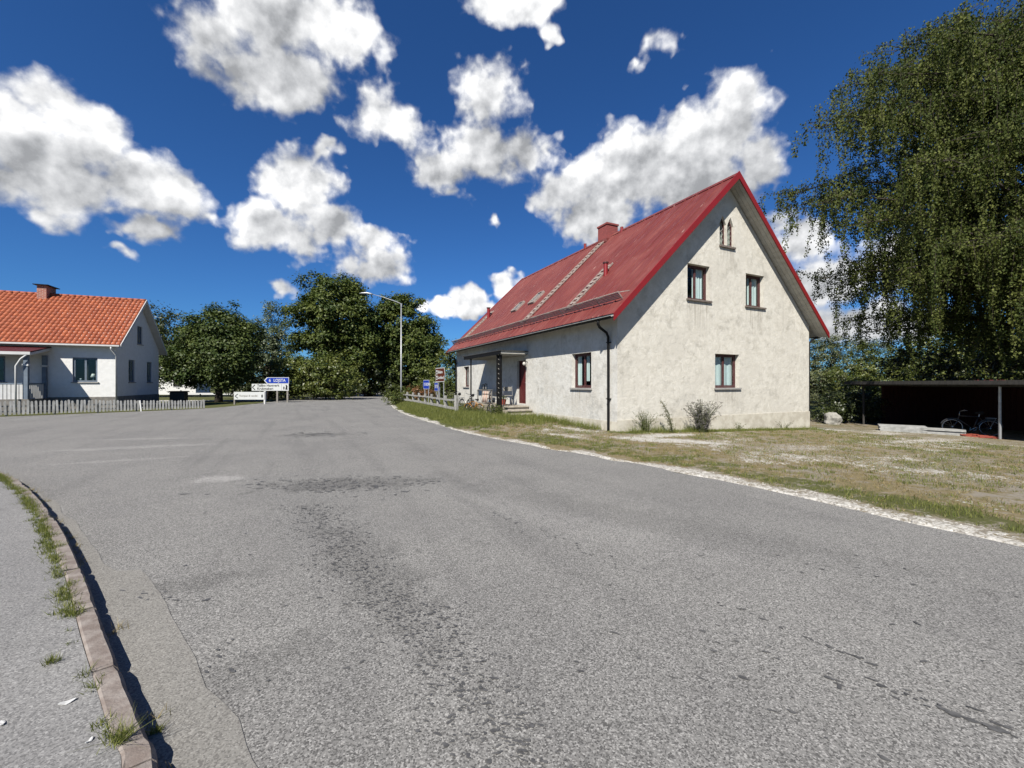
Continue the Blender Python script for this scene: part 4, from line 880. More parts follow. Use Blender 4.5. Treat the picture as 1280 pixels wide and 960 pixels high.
t = thing('direction_sign', 'blue arrow sign reading LOJSTA above a white two-line sign on three posts', 'road sign', (-20.5, 36.5, 0), .05)
for k, (x_, w_) in enumerate(((-.98, .09), (.07, .07), (.94, .07))): MB().box(x_ - w_, .03, -.1, x_ + w_, .03 + w_, 2.1 if k else 1.62).build('post', MT['white'] if k == 0 else MT['wood'], t)
bd = board('blue_board', arrow_poly(-1.03, 1.09, 1.63, 2.18, .24, -1), MT['signwhite'], t, 0, .025)
board('blue_face', arrow_poly(-.93, 1.05, 1.67, 2.14, .21, -1), MT['signblue'], bd, -.004, -.0005)
text('6', .36, MT['signwhite'], bd, (-.62, -.006, 1.905)); text('LOJSTA', .36, MT['signwhite'], bd, (-.22, -.006, 1.905), sx=.86)
bd = board('white_board', rect(-2.06, 1.06, 1.02, 1.615), MT['signwhite'], t, 0, .025)
M = MB(); 
for s_ in (-1, 1): M.bar((-2.0, -.004, 1.318), (-1.78, -.004, 1.318 + s_ * .22), .006, .07, (0, 0, 1))
M.build('arrow', MT['inkb'], bd)
text('Tallbo Hantverk', .27, MT['inkb'], bd, (-1.6, -.004, 1.46), sx=1.05); text('Krukmakeri', .27, MT['inkb'], bd, (-1.6, -.004, 1.19), sx=1.05)
board('divider', rect(.46, .475, 1.04, 1.60), MT['inkb'], bd, -.003, -.0005)
M = MB().prism([(.62, 1.12), (.70, 1.12), (.72, 1.3), (.66, 1.42), (.60, 1.3)], lambda u, z, d: (u, d, z), -.004, -.0005).prism([(.78, 1.10), (.98, 1.10), (.95, 1.25), (.98, 1.4), (.88, 1.54), (.80, 1.5), (.84, 1.36), (.8, 1.25)], lambda u, z, d: (u, d, z), -.004, -.0005).build('pictogram', MT['inkb'], bd)
t = thing('low_direction_sign', 'low white arrow sign with faded text beside the blue arrow sign', 'road sign', (-20.85, 33.4, 0), .02)
for x_, m_ in ((-1.24, 'wood'), (1.14, 'white')): MB().box(x_ - .05, .03, -.1, x_ + .05, .12, .98).build('post', MT[m_], t)
bd = board('white_board', rect(-1.24, 1.14, .36, .97), MT['signwhite'], t, 0, .025)
M = MB()
for s_ in (-1, 1): M.bar((-1.15, -.004, .64), (-.94, -.004, .64 + s_ * .17), .006, .055)
M.build('arrow', MT['inkb'], bd)
text('Kumpan & vandel', .2, MT['wood'], bd, (-.82, -.004, .66), sx=1.); board('pictogram', [(.92, .52), (1.0, .52), (1.03, .66), (.97, .80), (.90, .68)], MT['inkb'], bd, -.004, -.0005)
def small_sign(label, Xc, Y, w, z0, z1, side, m_, txts, rz, postz=-.1):
    t = thing('road_sign', label, 'road sign', (Xc, Y, 0), rz)
    for x_ in (-w * .28, w * .3): MB().tube([(x_, .05, postz), (x_, .05, z1 - .08)], .032, 10).build('post', MT['steel'], t)
    b_ = board('board', arrow_poly(-w / 2, w / 2, z0, z1, w * .09, side), MT['signwhite'], t, 0, .015)
    board('face', [(q[0] * .955, (z0 + z1) / 2 + (q[1] - (z0 + z1) / 2) * .92) for q in arrow_poly(-w / 2, w / 2, z0, z1, w * .09, side)], MT[m_], b_, -.004, -.0005)
    for (s_, sz, x_, z_) in txts: text(s_, sz, MT['signwhite'], b_, (x_, -.006, z_))
    return t, b_
RZ = R(-55)
small_sign('blue arrow sign reading ROMA, left of the brown sign behind the rail fence', (532.5 - 640) / 525 * 28, 28, 1.02, 1.26, 1.87, -1, 'signblue', [('15', .28, -.38, 1.57), ('ROMA', .28, -.05, 1.57)], RZ)
small_sign('blue arrow sign partly hidden directly below the brown sign', (546.5 - 640) / 525 * 28.4, 28.4, .86, 1.12, 1.70, 1, 'signblue', [('ETE', .3, -.36, 1.42)], RZ)
t, b_ = small_sign('brown tourist sign with two lines of white lettering above the blue sign', (550.3 - 640) / 525 * 27.4, 27.4, 1.42, 1.74, 2.66, 1, 'signbrown', [('Bulans', .27, -.36, 2.38), ('Lantbod', .27, -.36, 2.02)], RZ)
for z_ in (2.24, 1.88): board('pictogram', rect(-.60, -.42, z_, z_ + .27), MT['signwhite'], b_, -.0075, -.0045)
for z_ in (2.30, 1.94): board('pictogram', [(-.57, z_), (-.45, z_), (-.45, z_ + .07), (-.51, z_ + .14), (-.57, z_ + .07)], MT['inkb'], b_, -.0105, -.008)
# ================================================================== street lamp
lp = thing('street_lamp', 'tall slender galvanised street lamp with one long arm over the road', 'street lamp', (-9.5, 36, 0))
MB().tube([(0, 0, -.2), (0, 0, 1.2), (0, 0, 8.45)], [.075, .07, .045], 14).build('pole', MT['steel'], lp, smooth=True)
MB().tube([(0, 0, 8.3), (-.06, 0, 8.5), (-.5, -.05, 8.68), (-1.5, -.1, 9.02), (-2.45, -.15, 9.27)], [.04, .034, .03, .027, .025], 10).build('arm', MT['steel'], lp, smooth=True)
MB().tube([(0.02, 0, 8.2), (.32, 0, 8.32), (-.3, 0, 8.42)][0:1] + [(.02, 0, 8.5)], .075, 10).build('pole_cap', MT['steel'], lp)
MB().tube([(-2.35, -.14, 9.25), (-2.55, -.15, 9.30), (-2.9, -.17, 9.36), (-3.3, -.2, 9.35), (-3.5, -.21, 9.32)], [.04, .07, .09, .07, .03], 12).build('luminaire', MT['steel'], lp, smooth=True)

# ================================================================== left house
A2 = math.atan2(.394, .919); LX = -15.
lh = thing('white_house', 'white rendered house with orange clay tile roof behind the picket fence', 'house', (-25, 26.5, 0), A2)
ff_ = lambda u, z, d: (u, d, z); fgb = lambda u, z, d: (-d, u, z)
D2 = 7.15; ZE2, ZR2, O2 = 4.02, 7.5, .42; S2 = (ZR2 - ZE2) / (D2 / 2 + O2)
ztp = ZE2 + S2 * O2 - .16; FW = [(-2.05, -.88, 1.72, 3.23), (-6.2, -5.0, 1.72, 3.23)]; PW = [(-2.9, -2.45, .22, .62)]
wall([(LX, -.3), (0, -.3), (0, ztp), (LX, ztp)], [rect(*w) for w in FW + PW], ff_, .22, 'front_wall', MT['wallw'], lh)
GW2 = [(3.2, 4.05, 4.42, 5.69), (1.82, 2.78, 1.73, 3.24), (4.86, 5.78, 1.73, 3.24)]
wall([(0, -.3), (D2, -.3), (D2, ztp), (D2 / 2, ZR2 - .16), (0, ztp)], [rect(*w) for w in GW2], fgb, .22, 'gable_wall', MT['wallw'], lh)
wall([(0, -.3), (D2, -.3), (D2, ztp), (D2 / 2, ZR2 - .16), (0, ztp)], [], lambda u, z, d: (LX + d, u, z), .22, 'rear_gable_wall', MT['wallw'], lh)
wall([(LX, -.3), (0, -.3), (0, ztp), (LX, ztp)], [], lambda u, z, d: (u, D2 - d, z), .22, 'back_wall', MT['wallw'], lh)
MB().box(LX, -.03, -.3, .03, -.001, .21).build('plinth', MT['plg'], lh)
MB().box(-2.44, -.03, .211, .03, -.001, .80).build('plinth', MT['plg'], lh); MB().box(LX, -.03, .211, -2.91, -.001, .80).build('plinth', MT['plg'], lh); MB().box(-2.91, -.03, .63, -2.44, -.001, .80).build('plinth', MT['plg'], lh)
MB().box(.001, .0005, -.3, .03, D2, .82).build('plinth', MT['plg'], lh)
MB().box(LX + .3, 1.4, .81, -1.5, 1.45, 3.59).build('added_dark_partition', MT['room'], lh); MB().box(-1.49, .3, .81, -1.44, D2 - .3, 3.59).build('added_dark_partition', MT['room'], lh); MB().box(-1.49, 2.4, 3.71, -1.44, D2 - 2.4, 5.8).build('added_dark_partition', MT['room'], lh)  # added dark panels keep the view through these panes dark
MB().box(LX + .3, .3, .7, -.3, D2 - .3, .8).build('floor', MT['room'], lh); MB().box(LX + .3, .3, 3.6, -.3, D2 - .3, 3.7).build('upper_floor', MT['room'], lh)
w = window(lh, ff_, *FW[0], .06, MT['bluegrey'], MT['sill'], None, 'front window with a small lamp on the sill')
MB().tube([(-1.2, .30, 1.80), (-1.2, .30, 2.02)], .02, 8).build('table_lamp_foot', MT['steel'], w); MB().tube([(-1.2, .30, 2.02), (-1.2, .30, 2.24)], [.15, .07], 14).build('table_lamp_shade', MT['lamp'], w, smooth=True)
MB().tube([(-1.8, .30, 1.8), (-1.8, .30, 1.9), (-1.8, .30, 1.95)], [.05, .08, .07], 10).build('bowl', MT['paper'], w)
window(lh, ff_, *FW[1], .06, MT['bluegrey'], MT['sill'], [(.0, .3, 0, 1)])
window(lh, ff_, *PW[0], .06, MT['bluegrey'], MT['sill'], None, sill=False, mull=0)
for g_ in GW2: window(lh, fgb, *g_, .06, MT['bluegrey'], MT['sill'], None, mull=1, bars=2)
fy = lambda u, z, d: (d, u, z)
M = MB(); t_ = .12
for pl in ([(-O2, ZE2), (D2 / 2, ZR2), (D2 / 2, ZR2 - t_), (-O2, ZE2 - t_)], [(D2 / 2, ZR2), (D2 + O2, ZE2), (D2 + O2, ZE2 - t_), (D2 / 2, ZR2 - t_)]): M.prism(pl, fy, LX - .35, .38)
roof2 = M.build('roof', MT['white'], lh)
for pl in ([(-O2 - .02, ZE2 + .04), (D2 / 2, ZR2 + .10), (D2 / 2, ZR2 - .14), (-O2 - .02, ZE2 - .18)], [(D2 / 2, ZR2 + .10), (D2 + O2 + .02, ZE2 + .04), (D2 + O2 + .02, ZE2 - .18), (D2 / 2, ZR2 - .14)]): MB().prism(pl, fy, .382, .42).build('bargeboard', MT['white'], roof2)
def tiles():
    ph = math.atan(S2); sl_ = math.hypot(D2 / 2 + O2, ZR2 - ZE2); pitch = .235; rl = .335; nr = int(sl_ / rl) + 1; nc = int((.38 - (LX - .35)) / pitch)
    prof = np.array([(0, -.03), (.03, .03), (.08, .062), (.15, .055), (.195, .02), (.237, -.03)]); Q = []; T = []
    for r_ in range(nr):
        for c_ in range(nc):
            x0 = .375 - (c_ + 1) * pitch; s0 = r_ * rl - .03; s1 = min(s0 + rl + .03, sl_); dz = rng.normal(0, .004); tn = np.clip(rng.normal(.45, .34), 0, 1)
            P = lambda x_, s_, h_: (x0 + x_, -O2 + s_ * math.cos(ph) - h_ * math.sin(ph), ZE2 + s_ * math.sin(ph) + h_ * math.cos(ph))
            for k in range(5):
                (xa, ha), (xb, hb) = prof[k], prof[k + 1]
                Q.append([P(xa, s0, ha + .034 + dz), P(xb, s0, hb + .034 + dz), P(xb, s1, hb + .006), P(xa, s1, ha + .006)]); T.append(tn)
                Q.append([P(xa, s0, .0), P(xb, s0, .0), P(xb, s0, hb + .034 + dz), P(xa, s0, ha + .034 + dz)]); T.append(tn)
    return link('roof_tiles', np_mesh('roof_tiles', np.array(Q).reshape(-1, 3), None, 4, np.array(T)), MT['tile'], roof2, kind='stuff')
tiles()
MB().prism([(D2 / 2, ZR2 + .004), (D2 + O2 + .03, ZE2 + .004), (D2 + O2 + .03, ZE2 + .05), (D2 / 2, ZR2 + .06)], fy, LX - .3, .375).build('back_tiles', MT['redbrick'], roof2)
x_ = .36
rt = None
while x_ > LX:
    if rt is None: rt = MB().tube([(0, 0, 0), (-.36, 0, .012)], [.115, .10], 10).build('ridge_tile', MT['tile'], roof2, smooth=True); c = rt
    else: c = dup(rt, roof2)
    c.location = (x_, D2 / 2, ZR2 + .03); x_ -= .34
MB().box(LX - .3, -O2 - .14, ZE2 - .09, .36, -O2 - .03, ZE2 - .0).build('gutter', MT['white'], lh)
MB().tube([(-.05, -O2 - .08, ZE2 - .1), (-.05, -O2 - .08, ZE2 - .25), (.06, -.10, ZE2 - .62), (.06, -.09, .3)], .045, 8).build('downpipe', MT['white'], lh, smooth=True)
ch = MB().box(-5.12, 3.1, 6.5, -4.66, 4.15, 8.05).build('chimney', MT['brick'], lh); MB().box(-5.26, 2.95, 8.051, -4.52, 4.3, 8.1).build('chimney_cap', MT['black'], ch)
# porch of the left house
pr_ = MB().prism([(-2.0, 3.36), (0, 3.78), (0, 3.84), (-2.0, 3.42)], lambda u, z, d: (d, u, z), -8.2, -3.0).build('porch_roof', MT['porchred'], lh)
MB().box(-8.24, -2.06, 3.24, -2.96, -2.001, 3.40).build('fascia', MT['white'], pr_); MB().prism([(-2.0, 3.22), (-.14, 3.62), (-.14, 3.74), (-2.0, 3.34)], lambda u, z, d: (d, u, z), -2.998, -2.955).build('fascia', MT['white'], pr_)
for (x_, y_) in ((-3.25, -1.75), (-5.4, -1.75), (-7.8, -1.75), (-3.25, -.12)):
    p_ = MB().box(x_ - .09, y_ - .09, .75, x_ + .09, y_ + .09, 3.3).build('post', MT['bluegrey'], pr_)
    MB().box(x_ - .13, y_ - .12, 2.62, x_ + .13, y_ + .12, 2.72).build('post_collar', MT['white'], p_)
pd = MB().box(-8.0, -1.9, -.2, -3.1, -.031, .75).build('porch_base', MT['plg'], lh)
for (x0, x1, y0_, y1_) in ((-3.28, -3.22, -1.65, -.22), (-5.3, -3.36, -1.79, -1.72), (-7.7, -5.5, -1.79, -1.72)):
    rl_ = MB().box(x0, y0_, 1.58, x1, y1_, 1.66).build('railing', MT['bluegrey'], pd); n = max(2, int(max(x1 - x0, y1_ - y0_) / .16))
    for k in range(n):
        if x1 - x0 > .1: MB().box(x0 + (x1 - x0) * k / n, y0_ + .01, .751, x0 + (x1 - x0) * k / n + .13, y1_ - .01, 1.579).build('rail_board', MT['white'], rl_)
        else: MB().box(x0 + .01, y0_ + (y1_ - y0_) * k / n, .751, x1 - .01, y0_ + (y1_ - y0_) * k / n + .13, 1.579).build('rail_board', MT['white'], rl_)
MB().tube([(-3.05, -2.0, 3.3), (-3.35, -2.02, 3.0), (-3.55, -2.02, 2.6), (-3.55, -2.02, -.1)], .045, 8).build('porch_downpipe', MT['white'], lh, smooth=True)
# picket fence
pf0, pf1 = Vector((-26.9, 20.05, 0)), Vector((-20.35, 27.75, 0)); fd = (pf1 - pf0); fl_ = fd.length; fd.normalize()
pk = thing('picket_fence', 'low weathered white picket fence in front of the white house', 'fence', pf0, math.atan2(fd.y, fd.x))
M0 = MB().prism([(-.045, 0), (.045, 0), (.045, .66), (.03, .70), (0, .715), (-.03, .70), (-.045, .66)], lambda u, z, d: (u, d, z), -.012, .012)
first = None; k = 0; s = .08
while s < fl_:
    c = M0.build('picket', MT['fencew'], pk) if first is None else dup(first, pk)
    if first is None: first = c
    f_ = 1 - .27 * sst(.3, 1, np.array(s / fl_)); c.location = (s, 0, .02); c.scale = (1, 1, f_ * random.uniform(.95, 1.04)); c.rotation_euler = (0, random.gauss(0, .025), 0)
    s += .15 if random.random() > .03 else .27
for z_ in (.20, .48): MB().add(MB().bar((0, .04, z_), (fl_, .04, z_ * .76), .05, .07).v, MB().bar((0, .04, 0), (1, .04, 0), 1, 1).f).build('rail', MT['woodl'], pk)
for s in np.linspace(.1, fl_, 7): MB().box(s - .04, .067, -.2, s + .04, .15, .58).build('post', MT['woodl'], pk)
o = MB().bar((0, 0, -.1), (-.10, .02, .62), .08, .03, (0, 1, 0)).build('marker_stake', MT['white'], label='short leaning white stake just in front of the picket fence', cat='stake'); o.location = (-22.15, 25.1, 0)
bn_ = thing('compost_bin', 'black box-shaped bin at the rear corner of the white house', 'bin', (-24.9, 31.4, 0), A2)
MB().box(-.45, -.45, -.05, .45, .45, 1.0).build('body', MT['bin'], bn_, bevel=.03); MB().box(-.5, -.5, 1.001, .5, .5, 1.08).build('lid', MT['bin'], bn_, bevel=.02)
# white cottage and rail far left
wc = thing('white_cottage', 'white cottage half hidden behind trees between white house and signs', 'house', (-62, 62, 0), .3)
MB().box(0, 0, -.2, 13, 6, 3.2).build('wall', MT['wallw'], wc); MB().prism([(-.4, 3.1), (3, 5.6), (6.4, 3.1), (6.4, 3.0), (3, 5.45), (-.4, 3.0)], lambda u, z, d: (d, u, z), -.4, 13.4).build('roof', MT['sheet'], wc)
for x_ in (2, 6, 10): w = MB().box(x_, -.03, 1.1, x_ + 1.2, .0, 2.3).build('window', MT['white'], wc); MB().box(x_ + .08, -.04, 1.18, x_ + 1.12, -.031, 2.22).build('pane', MT['room'], w)
rf = thing('garden_rail', 'low white board rail across the sunny lawn behind the black bin', 'fence', (-38, 49, 0), .05)
for k in range(3): MB().box(k * 4., -.03, .34, k * 4. + 3.98, .03, .56).build('board', MT['white'], rf)
for k in range(4): MB().box(k * 4. - .05, .031, -.2, k * 4. + .05, .11, .5).build('post', MT['white'], rf)
link('garden_path', grid_mesh('garden_path', np.stack(np.meshgrid(np.linspace(-36, -24, 20), np.linspace(39.5, 42, 6), indexing='ij') + [np.full((20, 6), -.02)], -1), dict(green=np.full((20, 6), .2), gravel=np.full((20, 6), .75), dry=np.full((20, 6), .5))), ground_mat('garden_gravel'), kind='structure')

# ================================================================== carport
cz0 = -.56; cp = thing('carport', 'low open carport shed with dark red boards and flat roof under the birch', 'carport', (18.3, 15.7, cz0), 0)
MB().tube([(0, .05, -.1), (0, .05, 2.06)], .045, 10).build('post', MT['steel'], cp); MB().tube([(.03, 6.2, -.1), (.03, 6.2, 2.06)], .045, 10).build('post', MT['shedwood'], cp)
MB().tube([(0, -5.5, -.1), (0, -5.5, 2.06)], .045, 10).build('post', MT['steel'], cp)
MB().box(-.06, -5.8, 2.06, .06, 6.5, 2.18).build('beam', MT['shedwood'], cp)
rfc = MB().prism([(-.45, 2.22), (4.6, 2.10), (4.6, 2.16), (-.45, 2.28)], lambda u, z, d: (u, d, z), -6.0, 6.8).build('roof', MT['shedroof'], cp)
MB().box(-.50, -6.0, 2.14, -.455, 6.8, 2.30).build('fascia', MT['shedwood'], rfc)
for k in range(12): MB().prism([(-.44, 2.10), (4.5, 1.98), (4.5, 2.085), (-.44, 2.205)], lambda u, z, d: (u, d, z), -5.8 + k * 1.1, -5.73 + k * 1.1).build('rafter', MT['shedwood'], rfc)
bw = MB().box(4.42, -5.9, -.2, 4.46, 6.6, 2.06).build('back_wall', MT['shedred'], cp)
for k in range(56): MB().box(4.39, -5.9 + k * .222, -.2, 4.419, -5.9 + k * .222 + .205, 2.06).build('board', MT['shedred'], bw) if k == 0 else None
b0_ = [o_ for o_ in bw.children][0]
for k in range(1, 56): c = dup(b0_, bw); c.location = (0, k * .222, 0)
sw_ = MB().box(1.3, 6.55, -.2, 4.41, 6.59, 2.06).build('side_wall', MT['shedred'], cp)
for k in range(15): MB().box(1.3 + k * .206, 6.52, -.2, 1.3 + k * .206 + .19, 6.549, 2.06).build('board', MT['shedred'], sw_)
def stack(name, loc, rz, w, l, n, th, m_, lab, cat, pn, grp=None):
    t = thing(name, lab, cat, loc, rz, grp)
    for k in range(n): MB().box(-w / 2 + random.uniform(-.04, .04), -l / 2 + random.uniform(-.05, .05), k * th, w / 2 + random.uniform(-.04, .04), l / 2 + random.uniform(-.05, .05), (k + .9) * th).build(pn, m_, t)
zs_ = cz0 + .03
stack('sheet_stack', (16.95, 18.25, zs_), R(-38), 1.5, .9, 6, .055, MT['sheet'], 'stack of grey fibre sheets at the carport front, the left one', 'sheet stack', 'sheet', 'sheet stacks')
stack('sheet_stack', (17.85, 17.42, zs_), R(-46), 1.3, .85, 5, .055, MT['sheet'], 'stack of grey fibre sheets at the carport front, the right one', 'sheet stack', 'sheet', 'sheet stacks')
t = thing('tile_pile', 'low pile of red clay roof tiles on the ground before the carport bicycle', 'tile pile', (18.35, 16.45, zs_))
for k in range(26):
    q = (random.uniform(-.35, .35), random.uniform(-.5, .5)); c = MB().prism([(-.12, 0), (.12, 0), (.12, .03), (.04, .06), (-.06, .05), (-.12, .02)], lambda u, z, d: (u, d, z), -.17, .17).build('tile', MT['redbrick'], t) if k == 0 else dup(c, t)
    c.location = (q[0], q[1], .04 * (k % 3)); c.rotation_euler = (random.uniform(-.1, .1), random.uniform(-.1, .1), random.uniform(0, 3))
bicycle('old silver-rimmed bicycle parked inside the carport', (18.75, 17.15, zs_ + .02), R(140), R(6), MT['bikeblk'], 1.0)
# red outbuilding behind
rb = thing('red_outbuilding', 'red wooden outbuilding glimpsed over the carport roof', 'shed', (35, 28, -1.1), .2)
MB().box(0, 0, 0, 8, 6, 2.1).build('wall', MT['shedred'], rb); MB().prism([(-.3, 2.0), (3, 3.0), (6.3, 2.0), (6.3, 1.9), (3, 2.9), (-.3, 1.9)], lambda u, z, d: (d, u, z), -.3, 8.3).build('roof', MT['barge'], rb)
# boulder
def rock(name, loc, r_, seed, lab):
    bm = bmesh.new(); bmesh.ops.create_icosphere(bm, subdivisions=3, radius=1); rs = np.random.default_rng(seed); ph = rs.uniform(0, 6, 9)
    for v_ in bm.verts:
        c_ = v_.co; k = 1 + .16 * math.sin(3 * c_.x + ph[0]) * math.sin(3.5 * c_.y + ph[1]) + .12 * math.sin(6 * c_.z + ph[2] + 2 * c_.x) + .06 * math.sin(11 * c_.x + ph[3]) * math.sin(9 * c_.z + ph[4])
        v_.co = Vector((c_.x * r_[0], c_.y * r_[1], c_.z * r_[2])) * k
    me = bpy.data.meshes.new(name); bm.to_mesh(me); bm.free(); o_ = link(name, me, MT['boulder'], label=lab, cat='boulder'); o_.location = loc; return o_
rock('boulder', (16.85, 22.1, -.3), (.36, .34, .44), 4, 'pale boulder in the shade just right of the stucco house')

# ================================================================== trees
def crown_pts(lobes, K, rs, fill=.5, cut=None):
    out_ = []; nr = []
    wts = np.array([l[3] * l[4] + l[4] * l[5] + l[3] * l[5] for l in lobes]); wts = wts / wts.sum()
    idx = rs.choice(len(lobes), K, p=wts); L_ = np.array(lobes)[idx]
    d = rs.normal(0, 1, (K, 3)); d /= np.linalg.norm(d, axis=1)[:, None]
    rf = np.where(rs.random(K) < fill, rs.uniform(.8, 1.06, K), rs.random(K) ** .45)
    lump = 1 + .16 * np.sin(d[:, 0] * 5 + L_[:, 0]) * np.sin(d[:, 1] * 5 + 1.3 * L_[:, 1]) + .12 * np.sin(d[:, 2] * 7 + L_[:, 2] * 2)
    return L_[:, :3] + d * L_[:, 3:6] * (rf * lump)[:, None], d
def limbs(M, base, tips, r0, rs, bend=.25):
    for tp in tips:
        tp = np.array(tp); b_ = np.array(base); mid_ = b_ * .5 + tp * .5 + np.array([0, 0, np.linalg.norm(tp - b_) * bend * .3]) + rs.normal(0, .12, 3) * np.linalg.norm(tp - b_) * .3
        pts = [b_, b_ * .75 + mid_ * .25 + 0, mid_, tp * .6 + mid_ * .4, tp]; M.tube(pts, [r0, r0 * .8, r0 * .55, r0 * .32, r0 * .1], 6)
def tree(name, label, base, lobes, K, nl, leaf, mat, tr, th, seed, group=None, sig=.4, barkm='bark', ztop=None, fill=.6, cat='tree', cut=.15, trunk=True):
    rs = np.random.default_rng(seed); t = thing(name, label, cat, base, 0, group)
    C, D = crown_pts(lobes, K, rs, fill); C = C[C[:, 2] > cut]; D = D[:len(C)]
    K = len(C); off = rs.normal(0, 1, (K * nl, 3)); off *= (np.clip(np.abs(rs.normal(.75, .35, K * nl)), .1, 1.5) / np.linalg.norm(off, axis=1))[:, None]
    P_ = np.repeat(C, nl, 0) + off * np.array([sig * 1.55, sig * 1.55, sig * 1.15]) * np.repeat(rs.uniform(.7, 1.3, K), nl)[:, None]
    cen = np.array(lobes)[:, :3].mean(0); outw = P_ - cen; outw /= np.linalg.norm(outw, axis=1)[:, None] + 1e-9
    Nn = outw * .3 + off * .55 + np.array([0, 0, .55]) + rs.normal(0, .38, P_.shape)
    tint = np.clip(np.repeat(rs.normal(.42, .2, K), nl) + rs.normal(0, .18, K * nl), 0, 1)
    ok = P_[:, 2] > cut * .6
    if trunk:
        M = MB(); M.tube([(0, 0, -.2), (tr * .2, 0, th * .4), (0, tr * .2, th), (0, 0, th * 1.7)], [tr * 1.25, tr, tr * .8, tr * .3], 10)
        tips = [tuple(C[i]) for i in rs.choice(K, min(K, 16), replace=False)]; limbs(M, (0, 0, th * .9), tips, tr * .5, rs)
        M.build('trunk', MT[barkm], t, smooth=True)
    link('crown', leaf_mesh('crown', P_[ok], Nn[ok], leaf, tint[ok]), MT[mat], t); return t
def at(p_, Y): return ((p_ - 640) / 525 * Y, Y, -.03)
# cherry tree by the signs
tree('cherry_tree', 'broad dark cherry tree with low boughs left of the blue arrow sign', at(273, 38.0), [(-.4, 0, 3.6, 3.0, 2.8, 2.3), (-2.1, 0, 3.3, 1.7, 1.8, 1.8), (1.3, -.5, 3.8, 1.6, 1.8, 1.7), (.2, 0, 5.6, 2.1, 2.0, 1.6), (1.5, .4, 5.2, 1.3, 1.3, 1.3), (-1.6, .3, 5.2, 1.4, 1.4, 1.2), (1.0, 0, 6.9, .5, .5, .9), (-.3, 0, 6.8, .5, .5, .8), (-1.6, -.4, 2.2, 1.4, 1.4, .9), (.9, -.6, 2.1, 1.2, 1.4, .9)], 520, 85, .19, 'lf_cherry', .24, 1.5, 3, sig=.42, cut=.9).scale = (1.22, 1.1, 1.13)
tree('oak_tree', 'dark tree rising directly behind the orange roof', at(150, 52), [(0, 0, 8, 5.5, 4, 3.4), (5, 0, 7.5, 4, 3.5, 3.2), (-4, 0, 8.5, 3.5, 3, 2.6), (8.5, 0, 6.4, 3.2, 3, 3.2), (3, 0, 4.5, 6, 3, 3)], 460, 62, .30, 'lf_dark', .4, 4, 4, sig=.6, fill=.7)
tree('aspen_tree', 'slim pale green tree between the cherry tree and the tall maple', at(335, 46), [(0, 0, 7.0, 1.5, 1.5, 3.0), (.9, 0, 5.6, 1.5, 1.5, 2.2), (-.9, 0, 5.0, 1.6, 1.5, 2.2), (.2, 0, 9.2, .6, .6, 1.4), (1.4, 0, 7.6, .7, .7, 1.2)], 230, 44, .20, 'lf_aspen', .14, 2.5, 5, sig=.35)
tree('maple_tree', 'tall round-crowned maple left of the street lamp', at(414, 52), [(0, 0, 10.6, 4.3, 4, 3.8), (-2.6, 0, 9.2, 2.8, 2.8, 2.8), (2.8, 0, 9.6, 3.2, 3, 3.2), (.6, 0, 13.2, 2.6, 2.6, 1.6), (-3.9, 0, 6.6, 1.5, 1.5, 1.1), (3.6, 0, 6.2, 2.6, 2.6, 2.6), (.4, 0, 6.6, 3.2, 3, 2.4)], 600, 90, .30, 'lf_maple', .45, 4.5, 6, sig=.5, fill=.75)
tree('lime_tree', 'tall dark tree standing behind the street lamp pole', at(497, 56), [(0, 0, 8.8, 3.6, 3.2, 3.4), (3.0, 0, 6.6, 2.8, 2.6, 3.0), (-2.6, 0, 7.5, 2.6, 2.4, 3.0), (.5, 0, 12.3, 1.7, 1.6, 1.4), (2.4, 0, 12.6, 1.0, .9, .5), (3.2, 0, 9.4, 1.6, 1.5, 1.2), (-1.8, 0, 12.0, 1.0, 1.0, 1.0), (.8, 0, 4.2, 4.2, 3, 3.2)], 580, 85, .32, 'lf_maple', .42, 4, 8, sig=.5, fill=.7)
def bush(name, label, base, lobes, K, nl, leaf, mat, seed, sig=.22, group=None, cat='bush'): return tree(name, label, base, lobes, K, nl, leaf, mat, .05, .35, seed, group, sig, cut=.04, cat=cat)
bush('elder_bush', 'dark bush directly behind the two arrow signs', at(322, 47), [(0, 0, 2.0, 2.6, 1.8, 2.2), (2.4, .3, 1.8, 2.0, 1.6, 2.0), (-2.2, 0, 1.6, 1.8, 1.5, 1.6)], 260, 60, .22, 'lf_dark', 10, .36)
bush('hazel_bush', 'large leafy bush right of the blue arrow sign under the maple', at(392, 43), [(0, 0, 2.2, 3.2, 2.2, 2.3), (-2.2, 0, 2.6, 2.0, 1.8, 2.4), (2.6, 0, 2.0, 2.2, 2, 2.0), (1.0, .3, 3.4, 1.8, 1.6, 1.3)], 380, 64, .21, 'lf_bush', 11, .34)
bush('dark_thicket', 'nearly black shaded thicket at the road bend under the tall trees', at(455, 54), [(0, 0, 2.6, 4.4, 2.6, 2.8), (4.5, 1, 2.6, 4.2, 2.6, 3.0), (-3.5, 0, 1.6, 2.5, 2, 1.8)], 420, 56, .30, 'lf_dark', 12, .42)
bush('verge_shrub', 'rounded green shrub at the road bend below the street lamp', (-8.95, 32.2, 0), [(0, 0, .75, .72, .7, .72), (.75, .3, .65, .55, .5, .6), (-.3, -.2, .4, .6, .5, .4)], 160, 26, .085, 'lf_bush', 13, .12)
bush('red_tipped_shrub', 'shrub with reddish shoots behind the rail fence', (-7.6, 33.2, 0), [(0, 0, .8, 1.0, .7, .65), (.9, .2, .75, .8, .6, .5)], 130, 26, .09, 'lf_redtip', 14, .14)
